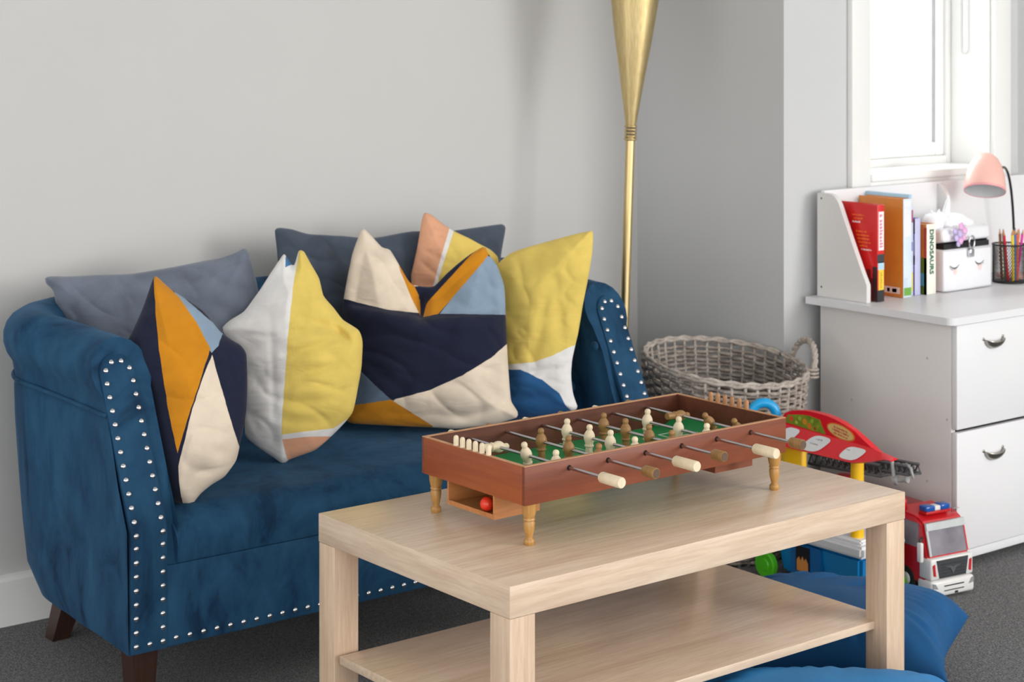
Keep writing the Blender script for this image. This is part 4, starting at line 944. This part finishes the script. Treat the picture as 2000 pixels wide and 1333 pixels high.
MB().lathe([(0.0541, 0.001), (0.0541, 0.0), (0.0557, -0.0005), (0.0562, 0.0012), (0.0562, 0.006)], c0, axs, 64, cap=False).build('shade_rim', M_pkrim, sh, True)

# ================================================================== TOY PIZZA CART
CX = 3.165; kY0, kY1 = 2.735, 3.015
ct = root('toy_cart', 'plastic play food cart with red canopy, yellow posts and blue base', 'toy', (3.235, 2.875, 0))
def plast(n, c): return plain(n, c, 0.35, var=0.02, coat=0.15)
P_red, P_yel, P_blu, P_sky, P_grn, P_wht = plast('red_plastic', (226, 22, 36)), plast('yellow_plastic', (250, 196, 16)), plast('deep_blue_plastic', (20, 84, 160)), plast('sky_blue_plastic', (18, 126, 190)), plast('lime_plastic', (84, 196, 30)), plast('white_plastic', (232, 232, 234))
def frustum(name, x0, x1, y0, y1, z0, z1, inset, m, par, bev=0.004):
    b = MB(); b.box(x0, x1, y0, y1, z0, z1)
    for v in b.b.verts:
        if v.co.z < (z0 + z1) / 2:
            v.co.x += inset if v.co.x < (x0 + x1) / 2 else -inset; v.co.y += inset if v.co.y < (y0 + y1) / 2 else -inset
    bmesh.ops.bevel(b.b, geom=list(b.b.edges), offset=bev, segments=2, affect='EDGES')
    return b.build(name, m, par, True, auto=radians(50))
base = frustum('cart_body', CX + 0.012, CX + 0.143, kY0 + 0.01, kY1 - 0.005, 0.016, 0.104, 0.012, P_sky, ct, 0.008)
bx('picture_panel', CX + 0.008, CX + 0.016, 2.862, 2.955, 0.026, 0.098, plast('mid_blue_panel', (14, 96, 160)), base)
bx('picture_panel', CX + 0.005, CX + 0.0082, 2.895, 2.936, 0.036, 0.094, plain('oven_picture', (26, 24, 30), 0.4), base)
fl = MB(); fpoly = [(2.898, 0.037), (2.933, 0.037), (2.933, 0.062), (2.926, 0.070), (2.921, 0.061), (2.915, 0.072), (2.910, 0.062), (2.905, 0.069), (2.898, 0.058)]
fl.prism(fpoly, lambda u, v, d: (d, u, v), CX + 0.0045, CX + 0.005).build('flame_print', plain('flame_orange', (210, 138, 70), 0.4), base)
tray_ = frustum('counter', CX - 0.004, CX + 0.155, kY0 - 0.008, kY1 + 0.01, 0.104, 0.134, 0.006, P_wht, ct, 0.007)
frustum('counter_rim', CX + 0.012, CX + 0.139, kY0 + 0.008, kY1 - 0.006, 0.134, 0.144, -0.004, P_wht, tray_, 0.004)
frustum('blue_bin', CX + 0.06, CX + 0.14, 2.82, 2.91, 0.144, 0.180, 0.004, P_blu, ct, 0.004)
MB().lathe([(0.0155, 0.140), (0.015, 0.32)], (CX + 0.035, 2.775, 0), n=24).build('post', P_yel, ct, True, auto=radians(40))
bx('post', CX + 0.015, CX + 0.032, 2.925, 2.985, 0.140, 0.33, P_yel, ct, 0.004)
# wheels
for (x, y, ax_) in ((CX + 0.004, 3.022, -1), (CX + 0.146, 3.004, 1), (CX + 0.006, 2.78, -1), (CX + 0.146, 2.757, 1)):
    r = 0.031 if y > 2.9 else 0.022
    MB().lathe([(r * 0.92, 0), (r, 0.002), (r, 0.014), (r * 0.9, 0.017), (r * 0.5, 0.016), (r * 0.45, 0.019), (0.001, 0.019)], (x, y, r), (ax_, 0, 0), 36).build('wheel', P_grn, ct, True, auto=radians(40))
# canopy: arched sign board and sloping awning
CXS = 3.182
def sgn_pt(u, v, d): return (CXS + d, u, v)
arch = [(2.995, 0.350), (2.993, 0.382), (2.985, 0.394), (2.962, 0.403), (2.941, 0.407), (2.912, 0.411), (2.884, 0.411), (2.855, 0.410), (2.827, 0.406), (2.799, 0.399), (2.772, 0.390), (2.742, 0.373), (2.718, 0.360), (2.700, 0.353), (2.700, 0.345)]
sg_ = MB().prism(arch, sgn_pt, 0.0, 0.018)
bmesh.ops.bevel(sg_.b, geom=[e for e in sg_.b.edges if abs(e.verts[0].co.x - e.verts[1].co.x) < 1e-6], offset=0.003, segments=2, affect='EDGES')
sgn_o = sg_.build('canopy_sign', P_red, ct, True, auto=radians(40))
def aw(y, k):  # awning surface, k 0 top .. 1 bottom, flares toward the front, rises to a tip at the near end
    zt = 0.3605 + 0.009 * (y - 2.739) / 0.232 - 0.008 * max(0, (2.72 - y) / 0.07)
    tp = max(0, (2.755 - y) / 0.105)
    zb = 0.3245 + 0.026 * tp ** 1.3
    return (CXS - 0.002 - 0.030 * k * (1 - 0.5 * tp), y, zt + (min(zb, zt - 0.004) - zt) * k)
vs = []; fs = []; NN = 24
ys = [2.996 - (2.996 - 2.650) * i / NN for i in range(NN + 1)]
for y in ys:
    a, m_, b_ = Vector(aw(y, 0)), Vector(aw(y, 0.5)), Vector(aw(y, 1.0))
    vs += [a, m_, b_, b_ + Vector((0.006, 0, -0.003)), a + Vector((0.014, 0, -0.004))]
for i in range(NN):
    for k in range(5):
        p = i * 5 + k; q = i * 5 + (k + 1) % 5; fs.append((p, q, q + 5, p + 5))
fs.append((0, 1, 2, 3, 4)); fs.append(tuple(NN * 5 + k for k in range(5))[::-1])
awn = mesh('awning', vs, fs, P_red, ct, True, auto=radians(45))
MW = plain('white_sticker', (226, 226, 226), 0.4, var=0.04)
def sticker(pts, m, par, awning=True, name='sticker', lift=0.0012):
    b = MB(); V = []
    for (y, k) in pts:
        if awning: p = Vector(aw(y, k)) + Vector((-lift, 0, lift * 0.6))
        else: p = Vector((CXS - lift * 0.5, y, k))
        V.append(b.b.verts.new(p))
    b.b.faces.new(V); g = bmesh.ops.extrude_face_region(b.b, geom=list(b.b.faces))
    for v in g['geom']:
        if isinstance(v, bmesh.types.BMVert): v.co.x -= 0.0004
    return b.build(name, m, par)
def rnd(c, w, h, sk, n=24, p=3.2):
    out = []
    for i in range(n):
        a = 2 * pi * i / n; u = abs(cos(a)) ** (2 / p) * (1 if cos(a) >= 0 else -1); v = abs(sin(a)) ** (2 / p) * (1 if sin(a) >= 0 else -1)
        out.append((c[0] + w * u + sk * v, c[1] + h * v))
    return out
stk = sticker(rnd((2.868, 0.52), 0.029, 0.42, 0.016), MW, awn)
stk2 = sticker(rnd((2.757, 0.54), 0.028, 0.36, 0.010), MW, awn)
stk3 = sticker(rnd((2.960, 0.50), 0.024, 0.42, 0.016), MW, awn)
gp = MB(); gpoly = [(2.982, 0.374), (2.972, 0.392), (2.94, 0.398), (2.905, 0.401), (2.872, 0.397), (2.866, 0.385), (2.854, 0.3665), (2.92, 0.3695), (2.96, 0.3725)]
gpo = gp.prism(gpoly, sgn_pt, -0.0012, 0.0).build('picture_label', plain('green_orange_print', (120, 140, 34), 0.4, var=0.3, scale=60), sgn_o)
for (y, z, r, c) in ((2.960, 0.385, 0.006, (226, 70, 40)), (2.918, 0.385, 0.007, (222, 140, 40)), (2.903, 0.377, 0.007, (214, 120, 40)), (2.886, 0.374, 0.004, (170, 50, 30)), (2.934, 0.390, 0.005, (160, 176, 60)), (2.944, 0.379, 0.004, (180, 190, 70)), (2.895, 0.390, 0.005, (150, 176, 60))):
    MB().lathe([(r, 0), (r, 0.0004)], (CXS - 0.0013, y, z), (-1, 0, 0), 14).build('fruit_print', plain('print_%d_%d_%d' % c, c, 0.4), gpo)
ov = [(2.808 + 0.042 * cos(2 * pi * i / 32), 0.3795 + 0.0165 * sin(2 * pi * i / 32) + 0.16 * 0.042 * cos(2 * pi * i / 32)) for i in range(32)]
ovb = MB().prism(ov, sgn_pt, -0.0010, 0.0).build('oval_label', plain('orange_label', (226, 120, 40), 0.4), sgn_o)
ov2 = [(2.808 + 0.038 * cos(2 * pi * i / 32), 0.3795 + 0.0140 * sin(2 * pi * i / 32) + 0.16 * 0.038 * cos(2 * pi * i / 32)) for i in range(32)]
MB().prism(ov2, sgn_pt, -0.0014, -0.0010).build('label_panel', plain('cream_label', (222, 190, 120), 0.4), ovb)
mred = plain('label_lettering', (190, 40, 40), 0.4)
for dz_, wd in ((0.0066, 0.040), (-0.0004, 0.050), (-0.0072, 0.042)):
    print_row('label_print_row', (CXS - 0.00135, 2.808, 0.3795 + dz_), (0, -1, -0.16), (0, -0.0, 1), wd, 0.0048, mred, ovb)
for (y, k, wd) in ((2.862, 0.3, 0.022), (2.872, 0.55, 0.026), (2.772, 0.4, 0.012)):
    print_row('sticker_print_row', Vector(aw(y, k)) + Vector((-0.0015, 0, 0.0010)), (0, -1, 0), (0.5, 0, 0.86), wd, 0.004, plain('grey_print', (150, 146, 150), 0.5), awn)
# blue arched handle at the far end
hp = []
for i in range(25):
    a = pi * i / 24; hp.append(Vector((3.160, 3.030, 0.384 + 0.030 * sin(a))) + RT * 0.030 * cos(a))
hp = [hp[0] - Vector((0, 0, 0.05))] + hp + [hp[-1] - Vector((0, 0, 0.05))]
MB().tube(hp, 0.0115, 16).build('handle', plast('bright_blue_plastic', (20, 160, 222)), ct, True)
bx('rear_panel', CXS + 0.018, CXS + 0.03, 2.985, 3.012, 0.14, 0.36, P_yel, ct, 0.003)

# ================================================================== TOY FIRE ENGINE
fx0, fx1, fyF = 3.337, 3.463, 2.662
ft = root('toy_fire_engine', 'toy fire engine with white bumper and blue light bar in front of desk', 'toy truck', (3.40, 2.86, 0))
T_red, T_dred, T_wht, T_gry = plast('truck_red', (198, 26, 34)), plast('truck_dark_red', (128, 14, 24)), plast('truck_white', (226, 224, 222)), plain('dark_grille', (58, 60, 64), 0.5)
b = MB(); prof_ = [(fyF + 0.010, 0.052), (fyF, 0.092), (fyF + 0.020, 0.170), (fyF + 0.045, 0.182), (fyF + 0.125, 0.186), (fyF + 0.125, 0.030), (fyF + 0.012, 0.030)]
b.prism(prof_, lambda u, v, d: (d, u, v), fx0, fx1)
bmesh.ops.bevel(b.b, geom=list(b.b.edges), offset=0.005, segments=2, affect='EDGES')
cab = b.build('cab', T_red, ft, True, auto=radians(45))
def fpt(x, z, off=0.0):   # point on the sloping windscreen plane
    k = (z - 0.092) / (0.176 - 0.092); return Vector((x, fyF + 0.020 * max(0, k) - off, z))
def fplate(name, x0, x1, z0, z1, m, par, off0, off1, chamf=0.0):
    b = MB(); pts = [(x0 + chamf, z0), (x1 - chamf, z0), (x1, z0 + chamf), (x1, z1), (x0, z1), (x0, z0 + chamf)] if chamf else [(x0, z0), (x1, z0), (x1, z1), (x0, z1)]
    return b.prism(pts, lambda u, v, d: fpt(u, v, d), off0, off1).build(name, m, par)
M_ws = plain('smoky_windscreen', (128, 124, 132), 0.12, var=0.25, scale=14)
ws = fplate('windscreen', fx0 + 0.010, fx1 - 0.008, 0.098, 0.154, M_ws, cab, 0.0, 0.0022)
fplate('visor', fx0 + 0.004, fx1 - 0.004, 0.154, 0.170, plain('silver_visor', (186, 190, 190), 0.3, 0.2), cab, 0.0, 0.006)
fplate('windscreen_frame', fx0 + 0.004, fx0 + 0.010, 0.098, 0.154, plain('silver_visor', (186, 190, 190), 0.3), cab, 0.0, 0.003)
fplate('windscreen_frame', fx1 - 0.008, fx1 - 0.004, 0.098, 0.154, T_red, cab, 0.0, 0.003)
gr = bx('grille_panel', fx0 - 0.002, fx1 + 0.003, fyF - 0.010, fyF + 0.03, 0.045, 0.094, T_wht, cab, 0.005)
gpl = [(fx0 + 0.024, 0.0485), (fx1 - 0.022, 0.0485), (fx1 - 0.015, 0.0895), (fx0 + 0.015, 0.0895)]
gpp = MB().prism(gpl, lambda u, v, d: (u, d, v), fyF - 0.0125, fyF - 0.010).build('grille', T_gry, gr)
for k in range(5): bx('grille_slat', fx0 + 0.026, fx1 - 0.024, fyF - 0.0132, fyF - 0.0125, 0.0515 + k * 0.0068, 0.053 + k * 0.0068, plain('grille_slat_grey', (40, 42, 46), 0.5), gr)
em = MB(); cxe = (fx0 + fx1) / 2
em.prism([(cxe, 0.056), (cxe + 0.010, 0.070), (cxe + 0.024, 0.074), (cxe + 0.008, 0.0745), (cxe, 0.0715), (cxe - 0.008, 0.0745), (cxe - 0.024, 0.074), (cxe - 0.010, 0.070)], lambda u, v, d: (u, d, v), fyF - 0.0142, fyF - 0.0132).build('winged_badge', plain('badge_grey', (120, 122, 126), 0.3, 0.6), gr)
for sx_ in (0, 1):
    x0_ = fx0 + 0.006 if sx_ == 0 else fx1 - 0.012
    MB().prism([(x0_, 0.056 - 0.0), (x0_ + 0.006, 0.054), (x0_ + 0.006 + (0.002 if sx_ else -0.003), 0.082), (x0_ + (0.002 if sx_ else -0.003), 0.080)], lambda u, v, d: (u, d, v), fyF - 0.0125, fyF - 0.010).build('side_lamp', T_red, gr)
bp = bx('bumper', fx0 - 0.003, fx1 + 0.004, fyF - 0.014, fyF + 0.035, 0.006, 0.044, T_wht, cab, 0.007)
M_slot = plain('black_slot', (24, 24, 28), 0.6)
bx('bumper_slot', fx0 + 0.035, fx1 - 0.030, fyF - 0.0150, fyF - 0.0138, 0.029, 0.0315, M_slot, bp)
bx('bumper_slot', fx0 + 0.035, fx1 - 0.030, fyF - 0.0150, fyF - 0.0138, 0.0185, 0.0205, M_slot, bp)
bx('tow_hole', fx0 + 0.068, fx0 + 0.077, fyF - 0.0150, fyF - 0.0138, 0.010, 0.015, M_slot, bp)
MB().prism([(fx1 - 0.016, 0.026), (fx1 - 0.001, 0.028), (fx1, 0.040), (fx1 - 0.008, 0.038)], lambda u, v, d: (u, d, v), fyF - 0.0155, fyF - 0.0138).build('headlamp', plain('clear_headlamp', (176, 180, 186), 0.15, 0.4), bp)
MB().prism([(fx0 + 0.016, 0.026), (fx0 + 0.001, 0.028), (fx0, 0.040), (fx0 + 0.008, 0.038)], lambda u, v, d: (u, d, v), fyF - 0.0155, fyF - 0.0138).build('headlamp', plain('clear_headlamp', (176, 180, 186), 0.15, 0.4), bp)
lb = bx('light_bar', fx0 + 0.024, fx1 - 0.028, fyF + 0.032, fyF + 0.058, 0.183, 0.189, plast('lb_red', (190, 24, 30)), cab, 0.001)
M_bl = plain('blue_beacon', (20, 84, 170), 0.15, coat=0.5)
bx('beacon', fx0 + 0.024, fx0 + 0.052, fyF + 0.032, fyF + 0.058, 0.189, 0.202, M_bl, lb, 0.003)
bx('beacon_centre', fx0 + 0.052, fx1 - 0.056, fyF + 0.034, fyF + 0.056, 0.189, 0.200, T_wht, lb, 0.002)
bx('beacon', fx1 - 0.056, fx1 - 0.028, fyF + 0.032, fyF + 0.058, 0.189, 0.202, M_bl, lb, 0.003)
for k in range(3):
    MB().tube([(fx1 - 0.022 + 0.006 * k, fyF + 0.034, 0.180), (fx1 - 0.022 + 0.006 * k, fyF + 0.034, 0.189), (fx1 - 0.019 + 0.006 * k, fyF + 0.026, 0.190)], 0.0012, 6).build('horn', M_chr, cab, True)
bx('side_window', fx0 - 0.0008, fx0 + 0.001, fyF + 0.032, fyF + 0.095, 0.112, 0.168, M_ws, cab)
bx('wing_mirror', fx0 - 0.018, fx0 - 0.008, fyF + 0.006, fyF + 0.020, 0.085, 0.130, T_wht, cab, 0.003)
MB().tube([(fx0 + 0.002, fyF + 0.02, 0.138), (fx0 - 0.012, fyF + 0.015, 0.134), (fx0 - 0.013, fyF + 0.013, 0.126)], 0.003, 8).build('mirror_arm', T_gry, cab, True)
bd = bx('truck_body', fx0 + 0.002, fx1 - 0.002, fyF + 0.135, fyF + 0.425, 0.045, 0.178, T_dred, ft, 0.004)
bx('chassis', fx0 + 0.012, fx1 - 0.012, fyF + 0.02, fyF + 0.42, 0.022, 0.045, T_gry, ft)
bx('locker', fx0 + 0.0005, fx0 + 0.003, fyF + 0.15, fyF + 0.22, 0.055, 0.15, plain('silver_shutter', (170, 172, 176), 0.35, 0.5), bd)
bx('locker', fx0 + 0.0005, fx0 + 0.003, fyF + 0.23, fyF + 0.30, 0.055, 0.15, plain('silver_shutter', (170, 172, 176), 0.35, 0.5), bd)
bx('side_stripe', fx0 + 0.0002, fx0 + 0.0025, fyF + 0.15, fyF + 0.33, 0.158, 0.172, T_wht, bd)
M_tyre = plain('black_tyre', (30, 30, 32), 0.7)
for y in (fyF + 0.075, fyF + 0.30, fyF + 0.37):
    for (x, a) in ((fx0 + 0.016, -1), (fx1 - 0.016, 1)):
        wh = MB().lathe([(0.0295, 0), (0.0315, 0.003), (0.0315, 0.014), (0.029, 0.017), (0.016, 0.0165)], (x, y, 0.0315), (a, 0, 0), 32).build('wheel', M_tyre, ft, True, auto=radians(40))
        MB().lathe([(0.015, 0.0165), (0.012, 0.018), (0.004, 0.019)], (x, y, 0.0315), (a, 0, 0), 20).build('hub', T_wht, wh, True)
MB().lathe([(0.034, 0.178), (0.032, 0.196), (0.020, 0.204)], (3.40, 3.02, 0), n=28).build('turntable', T_red, ft, True, auto=radians(40))
MB().lathe([(0.010, 0.182), (0.008, 0.205), (0.003, 0.212)], (3.352, fyF + 0.10, 0), n=14).build('rear_beacon', T_red, ft, True)
# two stage ladder lying forward over the cab
M_lad = plain('ladder_grey', (92, 94, 96), 0.45, 0.2); M_ladl = plain('ladder_light_grey', (160, 164, 164), 0.4)
def ladder(y0, y1, z0, z1, w, hgt, n, m, name):
    b = MB(); xs = (3.40 - w / 2, 3.40 + w / 2)
    def zc(y): return z0 + (z1 - z0) * (y0 - y) / (y0 - y1)
    for x in xs:
        b.tube([(x, y0, zc(y0)), (x, y1, zc(y1))], 0.0038, 6); b.tube([(x, y0, zc(y0) + hgt), (x, y1 + 0.006, zc(y1) + hgt)], 0.0038, 6)
        for k in range(n):
            ya = y0 + (y1 - y0) * k / n; yb = y0 + (y1 - y0) * (k + 0.5) / n; yc = y0 + (y1 - y0) * (k + 1) / n
            b.tube([(x, ya, zc(ya)), (x, yb, zc(yb) + hgt), (x, yc, zc(yc))], 0.0023, 5)
    for k in range(n + 1):
        y = y0 + (y1 - y0) * k / n; b.tube([(xs[0], y, zc(y)), (xs[1], y, zc(y))], 0.002, 6)
    return b.build(name, m, ft, True)
lad1 = ladder(3.13, 2.86, 0.212, 0.236, 0.052, 0.026, 12, M_lad, 'ladder')
lad2 = ladder(3.00, 2.775, 0.238, 0.256, 0.036, 0.020, 12, M_lad, 'ladder_extension')
MB().tube([(3.386, 2.790, 0.279), (3.384, 2.772, 0.272), (3.384, 2.762, 0.250)], 0.0035, 8).build('ladder_end', M_ladl, lad2, True)
nz = MB(); nz.lathe([(0.0105, 0), (0.0105, 0.010), (0.006, 0.012), (0.0055, 0.030), (0.0085, 0.032), (0.0085, 0.038)], (3.372, 2.815, 0.236), (0.3, -1, 0.25), 16)
nz.tube([(3.378, 2.83, 0.285), (3.374, 2.822, 0.262), (3.372, 2.815, 0.240)], 0.0045, 8)
nz.build('water_nozzle', M_ladl, lad2, True, auto=radians(40))

ft.rotation_euler = (0, 0, radians(-8)); ft.location = (3.386 + 0.198 * sin(radians(8)), 2.662 + 0.198 * cos(radians(8)), 0)

# ================================================================== FLOOR CUSHIONS
def satin(name, c, d):
    t = NT(name); co = t.coord(); f = t.noise(co, 5, 3); t.base(t.ramp(f, [(0.3, rgb(d)), (0.7, rgb(c))])); t.set(rough=0.62, spec=0.25, sheen=0.08, sheenr=0.4)
    t.b.inputs['Sheen Tint'].default_value = rgb((110, 170, 225)); t.bump(t.noise(co, 500, 2), 0.15, 0.0008); return t.m
def floor_cushion(name, label, cx, cy, hx, hy, rot, T, m, seed, zc, folds=()):
    n = 90; vs = []; fs = []
    cr, sr = cos(rot), sin(rot)
    def pt(u, v, side):
        # pinched square cushion: edges bow in, corners poke out
        px = u * hx * (1 - 0.10 * (1 - v * v) ** 1 * u * u); py = v * hy * (1 - 0.10 * (1 - u * u) * v * v)
        e = max(0, (1 - u ** 4)) ** 0.55 * max(0, (1 - v ** 4)) ** 0.55
        h = T * e
        rad = math.atan2(v, u)
        wr = 0.0
        if side > 0:
            edge = max(abs(u), abs(v)); env = math.exp(-((edge - 0.85) / 0.22) ** 2) * min(1, (1 - edge) * 9)
            wr = 0.008 * noise.noise(Vector((rad * 9 + seed, edge * 1.2, 3))) * env + 0.006 * noise.noise(Vector((u * 2.2 + seed, v * 2.2, 5))) * e
            for (a, b_, wd, dp) in folds:
                dd, kk = seg_dist(u, v, a, b_); wr -= dp * math.exp(-(dd / wd) ** 2) * sin(pi * min(1, max(0.02, kk * 0.96 + 0.02))) * min(1, (1 - edge) * 9)
            z = zc + h + wr
        else: z = max(0.001, zc - h * 0.9)
        return (cx + px * cr - py * sr, cy + px * sr + py * cr, z)
    for side in (1, -1):
        for i in range(n + 1):
            for j in range(n + 1):
                vs.append(pt(-1 + 2 * i / n, -1 + 2 * j / n, side))
    o2 = (n + 1) ** 2
    for i in range(n):
        for j in range(n):
            a = i * (n + 1) + j; fs.append((a, a + n + 1, a + n + 2, a + 1)); b = o2 + a; fs.append((b, b + 1, b + n + 2, b + n + 1))
    me = D.meshes.new(name); me.from_pydata(vs, [], fs)
    bm = bmesh.new(); bm.from_mesh(me); bmesh.ops.remove_doubles(bm, verts=bm.verts, dist=0.0004); bmesh.ops.recalc_face_normals(bm, faces=bm.faces)
    bmesh.ops.translate(bm, vec=(-cx, -cy, 0), verts=bm.verts); bm.to_mesh(me); bm.free()
    o = link(name, me, m, None, True); o.location = (cx, cy, 0)
    return tag(o, label, 'cushion')
M_sat1 = satin('deep_blue_satin', (18, 86, 138), (12, 68, 114)); M_sat2 = satin('bright_blue_cotton', (52, 136, 196), (42, 120, 180))
floor_cushion('floor_cushion', 'large deep blue satin floor cushion on the carpet behind the coffee table', 2.778, 2.452, 0.20, 0.232, radians(32), 0.092, M_sat1, 2.0, 0.092, folds=[((0.2, 0.3), (0.95, -0.2), 0.05, 0.010), ((0.3, 0.5), (0.95, 0.1), 0.05, 0.010), ((0.1, 0.0), (0.8, -0.6), 0.05, 0.010), ((0.4, 0.65), (0.95, 0.45), 0.05, 0.008)])
floor_cushion('floor_cushion', 'brighter blue floor cushion in front of the table, only its top edge showing', 2.304, 2.028, 0.255, 0.27, radians(-38.3), 0.097, M_sat2, 7.0, 0.097)
